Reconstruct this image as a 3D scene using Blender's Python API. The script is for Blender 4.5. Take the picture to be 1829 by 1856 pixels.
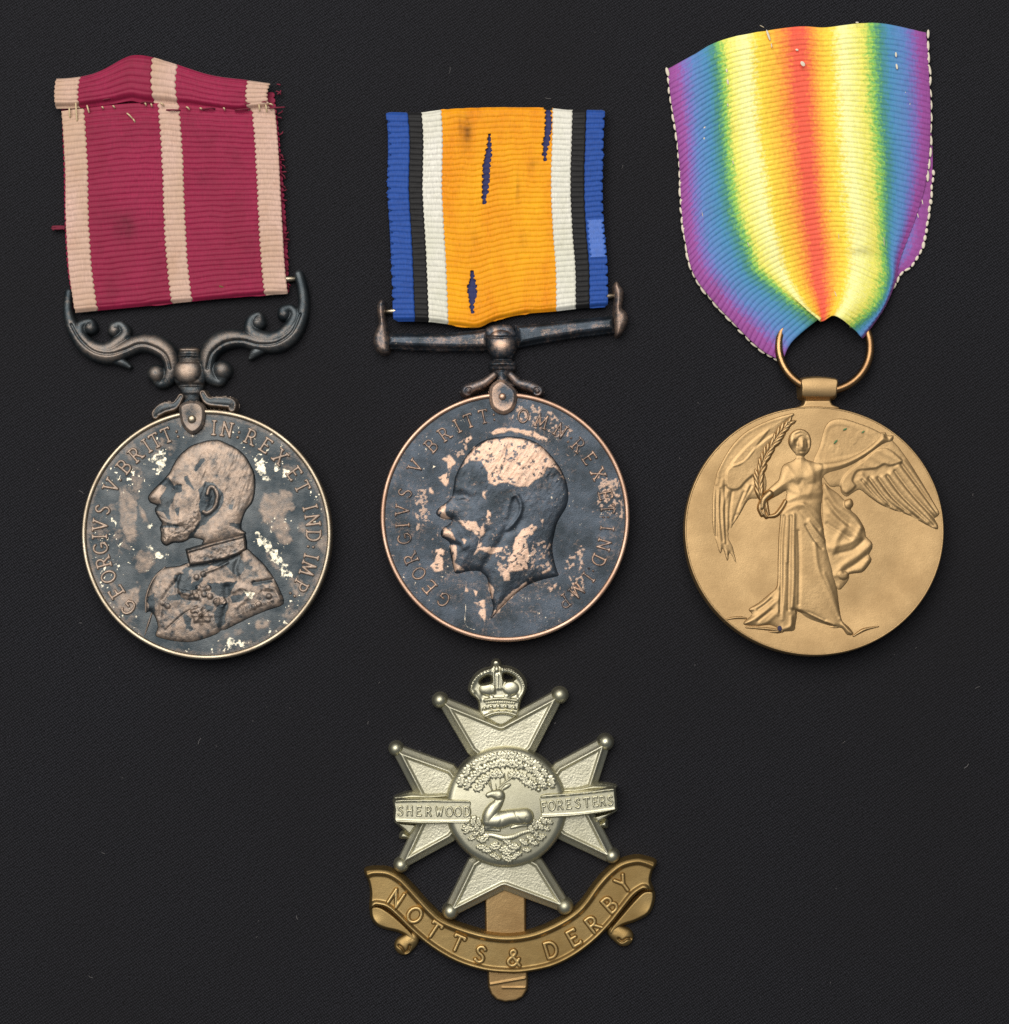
import bpy, math, random
import numpy as np
random.seed(7)
rng = np.random.RandomState(11)
scene = bpy.context.scene
for o in list(bpy.data.objects):
    bpy.data.objects.remove(o)

# ------------------------------------------------------------------ camera
S = 0.0796e-3            # metres for one photo pixel on the cloth
D = 0.30                 # camera distance
TILT = math.radians(3.0)
CX, CY = 914.5, 928.0
cam_d = bpy.data.cameras.new('camera')
cam = bpy.data.objects.new('camera', cam_d)
scene.collection.objects.link(cam)
cam.location = (0, -D*math.sin(TILT), D*math.cos(TILT))
cam.rotation_euler = (TILT, 0, 0)
cam_d.sensor_fit = 'HORIZONTAL'
cam_d.sensor_width = 36
cam_d.lens = 36*D/(1829*S)
cam_d.clip_start = 0.01
cam_d.clip_end = 20
scene.camera = cam

# ------------------------------------------------------------------ light
world = bpy.data.worlds.new('World')
scene.world = world
world.use_nodes = True
bg = world.node_tree.nodes['Background']
bg.inputs[0].default_value = (0.80, 0.90, 1.0, 1)
bg.inputs[1].default_value = 0.14


def area(name, loc, target, sx, sy, power, col):
    l = bpy.data.lights.new(name, 'AREA')
    l.shape = 'RECTANGLE'
    l.size = sx
    l.size_y = sy
    l.energy = power
    l.color = col
    o = bpy.data.objects.new(name, l)
    scene.collection.objects.link(o)
    o.location = loc
    dx, dy, dz = [t-c for t, c in zip(target, loc)]
    o.rotation_euler = (math.acos(dz/math.sqrt(dx*dx+dy*dy+dz*dz)), 0, math.atan2(dy, dx)+math.pi/2)
    # aim: local -Z to target
    import mathutils
    o.rotation_euler = mathutils.Vector((dx, dy, dz)).to_track_quat('-Z', 'Y').to_euler()
    return o


area('window_light', (-0.13, 0.27, 0.60), (0.0, 0.02, 0), 0.76, 0.62, 6.4, (1.0, 0.965, 0.91))

scene.view_settings.view_transform = 'Standard'
scene.view_settings.look = 'None'
scene.view_settings.exposure = 0
scene.view_settings.gamma = 1
scene.cycles.use_denoising = False
scene.cycles.max_bounces = 6

# ------------------------------------------------------------------ numeric helpers


def W(P, zref):
    """photo pixels (x, y, height in px) -> metres; x,y placed on the plane z = zref"""
    P = np.asarray(P, float)
    a = (P[:, 0]-CX)*S/D
    b = (CY-P[:, 1])*S/D
    ct, st = math.cos(TILT), math.sin(TILT)
    dx, dy, dz = a, st+b*ct, -ct+b*st
    t = (zref*S-D*ct)/dz
    out = np.empty((len(P), 3))
    out[:, 0] = t*dx
    out[:, 1] = -D*st+t*dy
    out[:, 2] = P[:, 2]*S
    return out


def Z(x0, y0, w, out=1829.0):
    k = w/out
    return lambda pts: [(x0+p[0]*k, y0+p[1]*k)+tuple(p[2:]) for p in pts]


def sm(pts, closed=False, n=5):
    """Catmull-Rom through the points"""
    P = np.array(pts, float)
    m = len(P)
    out = []
    for i in range(m if closed else m-1):
        if closed:
            a, b, c, d = P[(i-1) % m], P[i], P[(i+1) % m], P[(i+2) % m]
        else:
            a, b, c, d = P[max(i-1, 0)], P[i], P[i+1], P[min(i+2, m-1)]
        for k in range(n):
            t = k/n
            out.append(.5*((2*b)+(-a+c)*t+(2*a-5*b+4*c-d)*t*t+(-a+3*b-3*c+d)*t**3))
    if not closed:
        out.append(P[-1])
    return np.array(out)


def sdp(poly, X, Y):
    """signed distance to a polygon, positive inside"""
    P = np.array(poly, float)[:, :2]
    best = np.full(X.shape, 1e9)
    ins = np.zeros(X.shape, bool)
    n = len(P)
    for i in range(n):
        ax, ay = P[i]
        bx, by = P[(i+1) % n]
        ex, ey = bx-ax, by-ay
        L = ex*ex+ey*ey
        if L < 1e-9:
            continue
        wx, wy = X-ax, Y-ay
        t = np.clip((wx*ex+wy*ey)/L, 0, 1)
        best = np.minimum(best, (wx-ex*t)**2+(wy-ey*t)**2)
        c = ((ay > Y) != (by > Y))
        if abs(ey) > 1e-12:
            ins ^= c & (X < ex*(Y-ay)/ey+ax)
    d = np.sqrt(best)
    return np.where(ins, d, -d)


def sdl(pts, X, Y):
    """distance to a polyline"""
    best = np.full(X.shape, 1e9)
    P = np.array(pts, float)
    for i in range(len(P)-1):
        ax, ay = P[i][:2]
        bx, by = P[i+1][:2]
        ex, ey = bx-ax, by-ay
        L = max(ex*ex+ey*ey, 1e-9)
        wx, wy = X-ax, Y-ay
        t = np.clip((wx*ex+wy*ey)/L, 0, 1)
        best = np.minimum(best, (wx-ex*t)**2+(wy-ey*t)**2)
    return np.sqrt(best)


def tube(pts, X, Y):
    """pts (x,y,r): returns inside distance and the radius at the nearest point"""
    P = np.array(pts, float)
    best = np.full(X.shape, -1e9)
    rl = np.ones(X.shape)
    for i in range(len(P)-1):
        ax, ay, ar = P[i]
        bx, by, br = P[i+1]
        ex, ey = bx-ax, by-ay
        L = max(ex*ex+ey*ey, 1e-9)
        t = np.clip(((X-ax)*ex+(Y-ay)*ey)/L, 0, 1)
        r = ar+(br-ar)*t
        d = r-np.sqrt((X-ax-ex*t)**2+(Y-ay-ey*t)**2)
        m = d > best
        best = np.where(m, d, best)
        rl = np.where(m, r, rl)
    return best, rl


def rnd(d, r):
    """half-round profile from inside distance d and radius r: 0 at the edge, 1 on the axis"""
    q = np.clip(1-d/np.maximum(r, 1e-6), 0, 1)
    return np.sqrt(np.clip(1-q*q, 0, 1))


def ridge(pts, w, a, X, Y, smooth=True):
    q = sm(pts) if (smooth and len(pts) > 2) else pts
    return a*np.exp(-(sdl(q, X, Y)/w)**2)


def bump(cx, cy, rx, ry, a, X, Y, rot=0.0):
    c, s = math.cos(rot), math.sin(rot)
    u = ((X-cx)*c+(Y-cy)*s)/rx
    v = (-(X-cx)*s+(Y-cy)*c)/ry
    return a*np.exp(-(u*u+v*v))


def dome(cx, cy, rx, ry, a, X, Y, rot=0.0):
    c, s = math.cos(rot), math.sin(rot)
    u = ((X-cx)*c+(Y-cy)*s)/rx
    v = (-(X-cx)*s+(Y-cy)*c)/ry
    return a*np.sqrt(np.clip(1-u*u-v*v, 0, 1))


def ss(a, b, x):
    t = np.clip((x-a)/(b-a), 0, 1)
    return t*t*(3-2*t)


_lat = [np.random.RandomState(100+i).rand(128, 128) for i in range(6)]


def vnoise(X, Y, k):
    L = _lat[k % 6]
    xi = np.floor(X).astype(int)
    yi = np.floor(Y).astype(int)
    fx = X-xi
    fy = Y-yi
    fx = fx*fx*(3-2*fx)
    fy = fy*fy*(3-2*fy)
    g = lambda i, j: L[(yi+j) % 128, (xi+i) % 128]
    return (g(0, 0)*(1-fx)+g(1, 0)*fx)*(1-fy)+(g(0, 1)*(1-fx)+g(1, 1)*fx)*fy


def fbm(X, Y, scale, seed=0, octv=4):
    X = np.asarray(X, float)
    Y = np.asarray(Y, float)
    s = 0
    a = 1.0
    t = 0
    for o in range(octv):
        f = 2**o/scale
        s = s+a*vnoise(X*f*.96+Y*f*.28+seed*17.3, -X*f*.28+Y*f*.96+seed*9.1, seed+o)
        t += a
        a *= .55
    return s/t


def grid(x0, y0, x1, y1, step):
    nx = max(2, int(round((x1-x0)/step))+1)
    ny = max(2, int(round((y1-y0)/step))+1)
    return np.meshgrid(np.linspace(x0, x1, nx), np.linspace(y0, y1, ny))

# ------------------------------------------------------------------ objects


COL = scene.collection


class Thing:
    def __init__(self, name, label, cat, cx, cy, group=None, warp=None):
        self.root = bpy.data.objects.new(name, None)
        self.root.empty_display_size = 0.01
        COL.objects.link(self.root)
        self.loc = W([(cx, cy, 0)], 0)[0]
        self.root.location = self.loc
        self.root['label'] = label
        self.root['category'] = cat
        if group:
            self.root['group'] = group
        self.warp = warp

    def place(self, P, zref):
        P = np.asarray(P, float)
        if self.warp:
            P = self.warp(P)
        return W(P, zref)-self.loc

    def mesh(self, name, P, faces, mat, parent=None, zref=20, attrs=None, uv=None, smooth=True, label=None):
        V = self.place(P, zref)
        me = bpy.data.meshes.new(name)
        F = np.asarray(faces) if not isinstance(faces, list) else faces
        if isinstance(F, np.ndarray):
            k = F.shape[1]
            me.vertices.add(len(V))
            me.vertices.foreach_set('co', V.astype(np.float32).ravel())
            me.loops.add(F.size)
            me.loops.foreach_set('vertex_index', F.astype(np.int32).ravel())
            me.polygons.add(len(F))
            me.polygons.foreach_set('loop_start', np.arange(0, F.size, k, dtype=np.int32))
            me.update(calc_edges=True)
        else:
            me.from_pydata([tuple(v) for v in V], [], [tuple(f) for f in F])
        if smooth:
            me.polygons.foreach_set('use_smooth', np.ones(len(me.polygons), bool))
        if attrs:
            for k_, v in attrs.items():
                at = me.attributes.new(k_, 'FLOAT', 'POINT')
                at.data.foreach_set('value', np.asarray(v, np.float32).ravel())
        if uv is not None:
            ul = me.uv_layers.new(name='UVMap')
            li = np.empty(len(me.loops), np.int32)
            me.loops.foreach_get('vertex_index', li)
            ul.data.foreach_set('uv', np.asarray(uv, np.float32)[li].ravel())
        me.materials.append(mat)
        me.validate()
        o = bpy.data.objects.new(name, me)
        COL.objects.link(o)
        o.parent = parent or self.root
        if label:
            o['label'] = label
        return o

    def field(self, name, X, Y, Zv, keep, mat, parent=None, zref=20, attrs=None, label=None, uv=None):
        ny, nx = X.shape
        idx = -np.ones(X.shape, int)
        f = keep[:-1, :-1] & keep[1:, :-1] & keep[1:, 1:] & keep[:-1, 1:]
        used = np.zeros(X.shape, bool)
        used[:-1, :-1] |= f
        used[1:, :-1] |= f
        used[1:, 1:] |= f
        used[:-1, 1:] |= f
        idx[used] = np.arange(used.sum())
        F = np.stack([idx[1:, :-1][f], idx[1:, 1:][f], idx[:-1, 1:][f], idx[:-1, :-1][f]], 1)
        P = np.stack([X[used], Y[used], Zv[used]], 1)
        at = {k: np.broadcast_to(v, X.shape)[used] for k, v in (attrs or {}).items()}
        u = None if uv is None else uv[used]
        return self.mesh(name, P, F, mat, parent, zref, at, u, True, label)

    def link_copy(self, name, me, xyz, zref, rot, sc, parent=None):
        """an alike piece that shares its mesh data; xyz in photo px, sc in px"""
        o = bpy.data.objects.new(name, me)
        COL.objects.link(o)
        o.parent = parent or self.root
        o.location = self.place([xyz], zref)[0]
        o.rotation_euler = rot
        o.scale = (sc[0]*S, sc[1]*S, sc[2]*S)
        return o


def lathe(t, name, cx, cy, prof, mat, parent=None, zref=36, n=200, ysc=1.0, attrs_fn=None, label=None):
    m = len(prof)
    P = []
    for i in range(n):
        a = 2*math.pi*i/n
        for r, z in prof:
            P.append((cx+r*math.cos(a), cy-r*math.sin(a)*ysc, z))
    F = []
    for i in range(n):
        j = (i+1) % n
        for k in range(m-1):
            F.append((i*m+k, i*m+k+1, j*m+k+1, j*m+k))
    P = np.array(P)
    at = attrs_fn(P[:, 0], P[:, 1]) if attrs_fn else None
    return t.mesh(name, P, np.array(F)[:, ::-1], mat, parent, zref, at, None, True, label)


def base_mesh(name, kind, mat):
    """unit pieces that are shared by alike parts"""
    me = bpy.data.meshes.new(name)
    V, F = [], []
    if kind == 'bead':
        n, m = 10, 6
        for i in range(1, m):
            th = math.pi*i/m
            for j in range(n):
                ph = 2*math.pi*j/n
                V.append((math.sin(th)*math.cos(ph), math.sin(th)*math.sin(ph), math.cos(th)))
        top = len(V)
        V += [(0, 0, 1), (0, 0, -1)]
        for i in range(m-2):
            for j in range(n):
                F.append((i*n+j, (i+1)*n+j, (i+1)*n+(j+1) % n, i*n+(j+1) % n))
        for j in range(n):
            F.append((top, j, (j+1) % n))
            F.append((top+1, (m-2)*n+(j+1) % n, (m-2)*n+j))
    elif kind == 'leaf':
        # lobed oak leaf lying along +x, length 1, domed, with a groove along the midrib
        n = 30
        ring = []
        for i in range(n):
            a = 2*math.pi*i/n
            x = .5+.5*math.cos(a)
            w = .31*abs(math.sin(a))**.7*(1+.42*math.cos(x*19))
            ring.append((x, w if math.sin(a) >= 0 else -w))
        V = [(x, y, -.12) for x, y in ring]
        V += [(.5+(x-.5)*.90, y*.86, .14) for x, y in ring]
        V += [(.5+(x-.5)*.55, y*.42, .20) for x, y in ring]
        V += [(.5, 0, .08)]
        for r in range(2):
            for i in range(n):
                j = (i+1) % n
                F.append((r*n+i, r*n+j, (r+1)*n+j, (r+1)*n+i))
        for i in range(n):
            F.append((2*n+i, 2*n+(i+1) % n, 3*n))
    me.from_pydata(V, [], F)
    me.polygons.foreach_set('use_smooth', np.ones(len(me.polygons), bool))
    me.materials.append(mat)
    me.update()
    return me

# ------------------------------------------------------------------ materials


def new_mat(name):
    m = bpy.data.materials.new(name)
    m.use_nodes = True
    nt = m.node_tree
    b = nt.nodes['Principled BSDF']
    return m, nt, b


def N(nt, typ, **kw):
    n = nt.nodes.new(typ)
    for k, v in kw.items():
        setattr(n, k, v)
    return n


def noise(nt, scale, detail=3, rough=.55, coord='Object', vec=None, mapping=None):
    tc = N(nt, 'ShaderNodeTexCoord')
    n = N(nt, 'ShaderNodeTexNoise')
    n.inputs['Scale'].default_value = scale
    n.inputs['Detail'].default_value = detail
    n.inputs['Roughness'].default_value = rough
    src = tc.outputs[coord]
    if mapping:
        mp = N(nt, 'ShaderNodeMapping')
        mp.inputs['Scale'].default_value = mapping
        nt.links.new(src, mp.inputs[0])
        src = mp.outputs[0]
    nt.links.new(src, n.inputs['Vector'])
    return n


def ramp(nt, fac, stops, interp='LINEAR'):
    r = N(nt, 'ShaderNodeValToRGB')
    r.color_ramp.interpolation = interp
    el = r.color_ramp.elements
    while len(el) < len(stops):
        el.new(.5)
    for e, (p, c) in zip(el, stops):
        e.position = p
        e.color = tuple(c)+(1,) if len(c) == 3 else c
    nt.links.new(fac, r.inputs[0])
    return r


def mix(nt, fac, a, b, blend='MIX'):
    m = N(nt, 'ShaderNodeMix', data_type='RGBA', blend_type=blend)
    for sock, v in ((m.inputs[0], fac), (m.inputs[6], a), (m.inputs[7], b)):
        if hasattr(v, 'is_output'):
            nt.links.new(v, sock)
        elif isinstance(v, (int, float)):
            sock.default_value = v
        else:
            sock.default_value = tuple(v)+(1,)
    return m.outputs[2]


def math_n(nt, op, a, b=0.0):
    m = N(nt, 'ShaderNodeMath', operation=op)
    for s, v in ((m.inputs[0], a), (m.inputs[1], b)):
        if hasattr(v, 'is_output'):
            nt.links.new(v, s)
        else:
            s.default_value = v
    return m.outputs[0]


def bumpn(nt, b, height, strength, dist):
    n = N(nt, 'ShaderNodeBump')
    n.inputs['Strength'].default_value = strength
    n.inputs['Distance'].default_value = dist
    nt.links.new(height, n.inputs['Height'])
    nt.links.new(n.outputs[0], b.inputs['Normal'])


def srgb(r, g, b):
    f = lambda c: (c/255/12.92) if c/255 <= .04045 else ((c/255+.055)/1.055)**2.4
    return (f(r), f(g), f(b))


def metal(name, col, col2, rough=.42, grain=9000, bump_s=.12, metallic=1.0, spots=None):
    m, nt, b = new_mat(name)
    n1 = noise(nt, 160, 5, .6)
    c = mix(nt, ramp(nt, n1.outputs[0], [(.35, (0, 0, 0)), (.68, (1, 1, 1))]).outputs[0], col, col2)
    n2 = noise(nt, grain, 2, .6)
    c = mix(nt, ramp(nt, n2.outputs[0], [(.3, (.0, .0, .0)), (.7, (.5, .5, .5))]).outputs[0], c, tuple(x*.72 for x in col))
    if spots:
        n3 = noise(nt, 520, 2, .5)
        c = mix(nt, ramp(nt, n3.outputs[0], [(.72, (0, 0, 0)), (.78, (1, 1, 1))]).outputs[0], c, spots)
    nt.links.new(c, b.inputs['Base Color'])
    b.inputs['Metallic'].default_value = metallic
    n9 = noise(nt, 420, 4, .7)
    c = mix(nt, ramp(nt, n9.outputs[0], [(.62, (0, 0, 0)), (.76, (.22, .22, .22))]).outputs[0], c, tuple(x*.62 for x in col2))
    nt.links.new(c, b.inputs['Base Color'])
    r = ramp(nt, n1.outputs[0], [(.3, (rough-.06,)*3), (.7, (rough+.10,)*3)])
    nt.links.new(r.outputs[0], b.inputs['Roughness'])
    bumpn(nt, b, n2.outputs[0], bump_s, .0002)
    return m


def tarnished(name, dark, dark2, bare, bare2, flake):
    """old silver: a dark skin, worn to bare metal where the attribute 'bare' says, pale lifted flakes"""
    m, nt, b = new_mat(name)
    A = N(nt, 'ShaderNodeAttribute', attribute_name='bare')
    Fk = N(nt, 'ShaderNodeAttribute', attribute_name='flake')
    n1 = noise(nt, 260, 5, .6)
    n2 = noise(nt, 1700, 6, .80)
    n3 = noise(nt, 7000, 2, .6)
    dk = mix(nt, ramp(nt, n1.outputs[0], [(.38, (0, 0, 0)), (.66, (1, 1, 1))]).outputs[0], dark, dark2)
    br = mix(nt, ramp(nt, n2.outputs[0], [(.34, (0, 0, 0)), (.66, (1, 1, 1))]).outputs[0], bare, bare2)
    a = math_n(nt, 'ADD', A.outputs['Fac'], math_n(nt, 'MULTIPLY', math_n(nt, 'SUBTRACT', n2.outputs[0], .5), 1.5))
    am = ramp(nt, a, [(.12, (0, 0, 0)), (.45, (.36, .36, .36)), (.92, (1, 1, 1))]).outputs[0]
    c = mix(nt, am, dk, br)
    fm = ramp(nt, math_n(nt, 'ADD', Fk.outputs['Fac'], math_n(nt, 'MULTIPLY', math_n(nt, 'SUBTRACT', n2.outputs[0], .5), 1.7)), [(.40, (0, 0, 0)), (.72, (1, 1, 1))]).outputs[0]
    c = mix(nt, fm, c, flake)
    nt.links.new(c, b.inputs['Base Color'])
    b.inputs['Metallic'].default_value = .78
    r = mix(nt, am, (.42, .42, .42), (.50, .50, .50))
    nt.links.new(r, b.inputs['Roughness'])
    h = math_n(nt, 'ADD', n3.outputs[0], math_n(nt, 'MULTIPLY', am, .7))
    bumpn(nt, b, h, .18, .0002)
    return m


M = {}
M['silver1'] = tarnished('tarnished_silver', srgb(48, 56, 61), srgb(84, 88, 90), srgb(198, 175, 156), srgb(140, 122, 108), srgb(222, 213, 190))
M['silver2'] = tarnished('blackened_silver', srgb(48, 55, 61), srgb(76, 84, 94), srgb(230, 198, 174), srgb(196, 160, 136), srgb(240, 224, 198))
M['rim1'] = metal('worn_silver_rim', srgb(206, 192, 168), srgb(158, 140, 118), .36)
M['rim2'] = metal('worn_copper_rim', srgb(216, 180, 156), srgb(182, 144, 120), .42)
M['bronze'] = metal('satin_bronze', srgb(188, 157, 113), srgb(181, 150, 107), .50, 5200, .06)
M['ringm'] = metal('bronze_ring', srgb(176, 140, 96), srgb(140, 104, 74), .30)
M['nickel'] = metal('white_metal', srgb(208, 204, 180), srgb(190, 186, 160), .40, 5200, .05)
M['nickel_g'] = metal('grained_white_metal', srgb(212, 208, 186), srgb(194, 190, 166), .46, 5200, .16)
M['brass'] = metal('dull_brass', srgb(172, 146, 98), srgb(140, 114, 70), .46, 5200, .05, 1.0)
M['brass_hi'] = metal('rubbed_brass', srgb(200, 172, 118), srgb(172, 142, 92), .42, 5200, .05, 1.0)
M['brass2'] = metal('worn_brass_tongue', srgb(176, 146, 102), srgb(150, 120, 80), .46, 4200, .08, 1.0, srgb(120, 94, 72))


def cloth_mat():
    m, nt, b = new_mat('black_woven_cloth')
    tc = N(nt, 'ShaderNodeTexCoord')
    outs = []
    for ang, sc in ((-.66, 21000), (.98, 16500)):
        mp = N(nt, 'ShaderNodeMapping')
        mp.inputs['Rotation'].default_value = (0, 0, ang)
        nt.links.new(tc.outputs['Object'], mp.inputs[0])
        nd = N(nt, 'ShaderNodeTexNoise')
        nd.inputs['Scale'].default_value = 900
        nd.inputs['Detail'].default_value = 2
        nt.links.new(tc.outputs['Object'], nd.inputs['Vector'])
        w = N(nt, 'ShaderNodeTexWave', wave_type='BANDS', bands_direction='X', wave_profile='SIN')
        w.inputs['Scale'].default_value = sc/20.0
        w.inputs['Distortion'].default_value = 4.0
        w.inputs['Detail'].default_value = 2
        w.inputs['Detail Scale'].default_value = 1.2
        nt.links.new(mp.outputs[0], w.inputs['Vector'])
        outs.append(w.outputs['Fac'])
    weave = math_n(nt, 'MULTIPLY', outs[0], outs[1])
    n1 = noise(nt, 2700, 3, .8)
    n2 = noise(nt, 22, 3, .5)
    h = math_n(nt, 'ADD', weave, math_n(nt, 'MULTIPLY', n1.outputs[0], .9))
    c = mix(nt, ramp(nt, h, [(.35, (0, 0, 0)), (1.0, (1, 1, 1))]).outputs[0], (.0022, .0022, .0028), (.029, .029, .0355))
    c = mix(nt, ramp(nt, n2.outputs[0], [(.35, (0, 0, 0)), (.7, (.4, .4, .4))]).outputs[0], c, (.012, .0108, .0112))
    nt.links.new(c, b.inputs['Base Color'])
    b.inputs['Roughness'].default_value = .9
    b.inputs['Specular IOR Level'].default_value = .15
    b.inputs['Sheen Weight'].default_value = .05
    bumpn(nt, b, h, .8, .00013)
    return m


M['cloth'] = cloth_mat()


def ribbon_mat(name, stops=None, col=None, col2=None, stain=None, rough=.62, sheen=.12):
    """ribbed silk: colour from the ribbon's own width (UV x), warp threads along the length"""
    m, nt, b = new_mat(name)
    tc = N(nt, 'ShaderNodeTexCoord')
    sep = N(nt, 'ShaderNodeSeparateXYZ')
    nt.links.new(tc.outputs['UV'], sep.inputs[0])
    if stops:
        nz = noise(nt, 1.0, 3, .75, 'UV', None, (70, 1.6, 1))
        u = math_n(nt, 'ADD', sep.outputs[0], math_n(nt, 'MULTIPLY', math_n(nt, 'SUBTRACT', nz.outputs[0], .5), .10))
        c = ramp(nt, u, stops).outputs[0]
    else:
        nz = noise(nt, 1.0, 2, .6, 'UV', None, (130, 1.2, 1))
        c = mix(nt, ramp(nt, nz.outputs[0], [(.3, (0, 0, 0)), (.7, (1, 1, 1))]).outputs[0], tuple(x*.84 for x in col), tuple(min(1, x*1.08) for x in col))
        if col2:
            n5 = noise(nt, 120, 4, .6, 'Object', None, (1, .45, 1))
            c = mix(nt, ramp(nt, n5.outputs[0], [(.38, (0, 0, 0)), (.66, (1, 1, 1))]).outputs[0], c, col2)
    n2 = noise(nt, 190, 4, .6)
    c = mix(nt, ramp(nt, n2.outputs[0], [(.52, (0, 0, 0)), (.8, (.45, .45, .45))]).outputs[0], c, stain or (.35, .28, .2), 'MULTIPLY')
    At = N(nt, 'ShaderNodeAttribute', attribute_name='stain')
    c = mix(nt, At.outputs['Fac'], c, (.22, .20, .12), 'MULTIPLY')
    thr = noise(nt, 1.0, 2, .7, 'UV', None, (150, .45, 1))
    tf = ramp(nt, thr.outputs[0], [(.30, (.88, .88, .88)), (.62, (1.0, 1.0, 1.0))])
    c = mix(nt, 1.0, c, tf.outputs[0], 'MULTIPLY')
    nt.links.new(c, b.inputs['Base Color'])
    b.inputs['Roughness'].default_value = rough
    b.inputs['Specular IOR Level'].default_value = .3
    b.inputs['Sheen Weight'].default_value = sheen
    b.inputs['Sheen Roughness'].default_value = .4
    bumpn(nt, b, thr.outputs[0], .25, .00016)
    return m


M['crimson'] = ribbon_mat('crimson_ribbed_silk', col=srgb(154, 25, 69), col2=srgb(138, 21, 58), stain=(.5, .4, .45))
M['pale'] = ribbon_mat('pale_ribbed_silk', col=srgb(214, 178, 162), col2=srgb(200, 166, 142), stain=(.75, .62, .45))
M['orange'] = ribbon_mat('orange_ribbed_silk', col=srgb(240, 148, 0), col2=srgb(252, 176, 6), stain=(.8, .62, .3))
M['white'] = ribbon_mat('white_ribbed_silk', col=srgb(238, 234, 222), col2=srgb(218, 216, 196), stain=(.8, .78, .66))
M['black'] = ribbon_mat('black_ribbed_silk', col=srgb(27, 26, 27), sheen=.03)
M['blue'] = ribbon_mat('blue_ribbed_silk', col=srgb(34, 78, 160), stain=(.6, .6, .7))
M['blue_shine'] = ribbon_mat('rubbed_blue_silk', col=srgb(70, 112, 198), rough=.4)
M['weft'] = ribbon_mat('dark_blue_core_threads', col=srgb(40, 44, 96))
RBH = [(0, srgb(132, 40, 132)), (.05, srgb(150, 58, 152)), (.08, srgb(116, 96, 182)), (.115, srgb(76, 122, 190)), (.18, srgb(46, 130, 178)), (.222, srgb(44, 134, 116)), (.25, srgb(130, 194, 78)),
       (.28, srgb(238, 230, 96)), (.345, srgb(255, 246, 168)), (.38, srgb(255, 218, 52)), (.42, srgb(252, 188, 36)), (.455, srgb(248, 138, 36)), (.482, srgb(238, 82, 52))]  # palest yellow of the bands also paints in the highlight on the pleat ridges
RB = RBH+[(1-p, c) for p, c in RBH[::-1]]
RB = [(p, tuple(min(1, (c*.94+w*.06)*1.08) for c, w in zip(cc, (.72, .66, .56)))) for p, cc in RB]
M['rainbow'] = ribbon_mat('rainbow_ribbed_silk', stops=RB, stain=(.8, .7, .6))


def plain(name, col, rough=.8):
    m, nt, b = new_mat(name)
    n = noise(nt, 2400, 3, .6)
    c = mix(nt, n.outputs[0], tuple(x*.7 for x in col), col)
    nt.links.new(c, b.inputs['Base Color'])
    b.inputs['Roughness'].default_value = rough
    return m


M['cream_thread'] = plain('cream_thread', srgb(226, 202, 160))
M['picot'] = plain('white_edge_thread', srgb(238, 226, 204))
M['crimson_thread'] = plain('crimson_thread', srgb(120, 26, 52))
M['dirt'] = plain('brown_dirt', srgb(120, 88, 52))
M['lint'] = plain('grey_lint', srgb(120, 116, 116))

# ------------------------------------------------------------------ the cloth
t = Thing.__new__(Thing)
me = bpy.data.meshes.new('cloth_surface')
n = 60
h = .16
xs = np.linspace(-h, h, n)
XX, YY = np.meshgrid(xs, xs)
ZZ = -0.00006*(fbm(XX, YY, .05, 3, 2))
idx = np.arange(n*n).reshape(n, n)
me.from_pydata([tuple(v) for v in np.stack([XX.ravel(), YY.ravel(), ZZ.ravel()], 1)], [],
               [tuple(f) for f in np.stack([idx[:-1, :-1].ravel(), idx[:-1, 1:].ravel(), idx[1:, 1:].ravel(), idx[1:, :-1].ravel()], 1)])
me.polygons.foreach_set('use_smooth', np.ones(len(me.polygons), bool))
me.materials.append(M['cloth'])
cl = bpy.data.objects.new('cloth_surface', me)
COL.objects.link(cl)
cl['kind'] = 'structure'
cl['label'] = 'black woven cloth under the medals and the badge'

BEAD = {}


def bead_mesh(matname):
    if matname not in BEAD:
        BEAD[matname] = base_mesh('bead_'+matname, 'bead', M[matname])
    return BEAD[matname]

# ------------------------------------------------------------------ lettering


def arc(cx, cy, rx, ry, a0, a1, n=9):
    return [(cx+rx*math.cos(math.radians(a0+(a1-a0)*i/n)), cy+ry*math.sin(math.radians(a0+(a1-a0)*i/n))) for i in range(n+1)]


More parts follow.
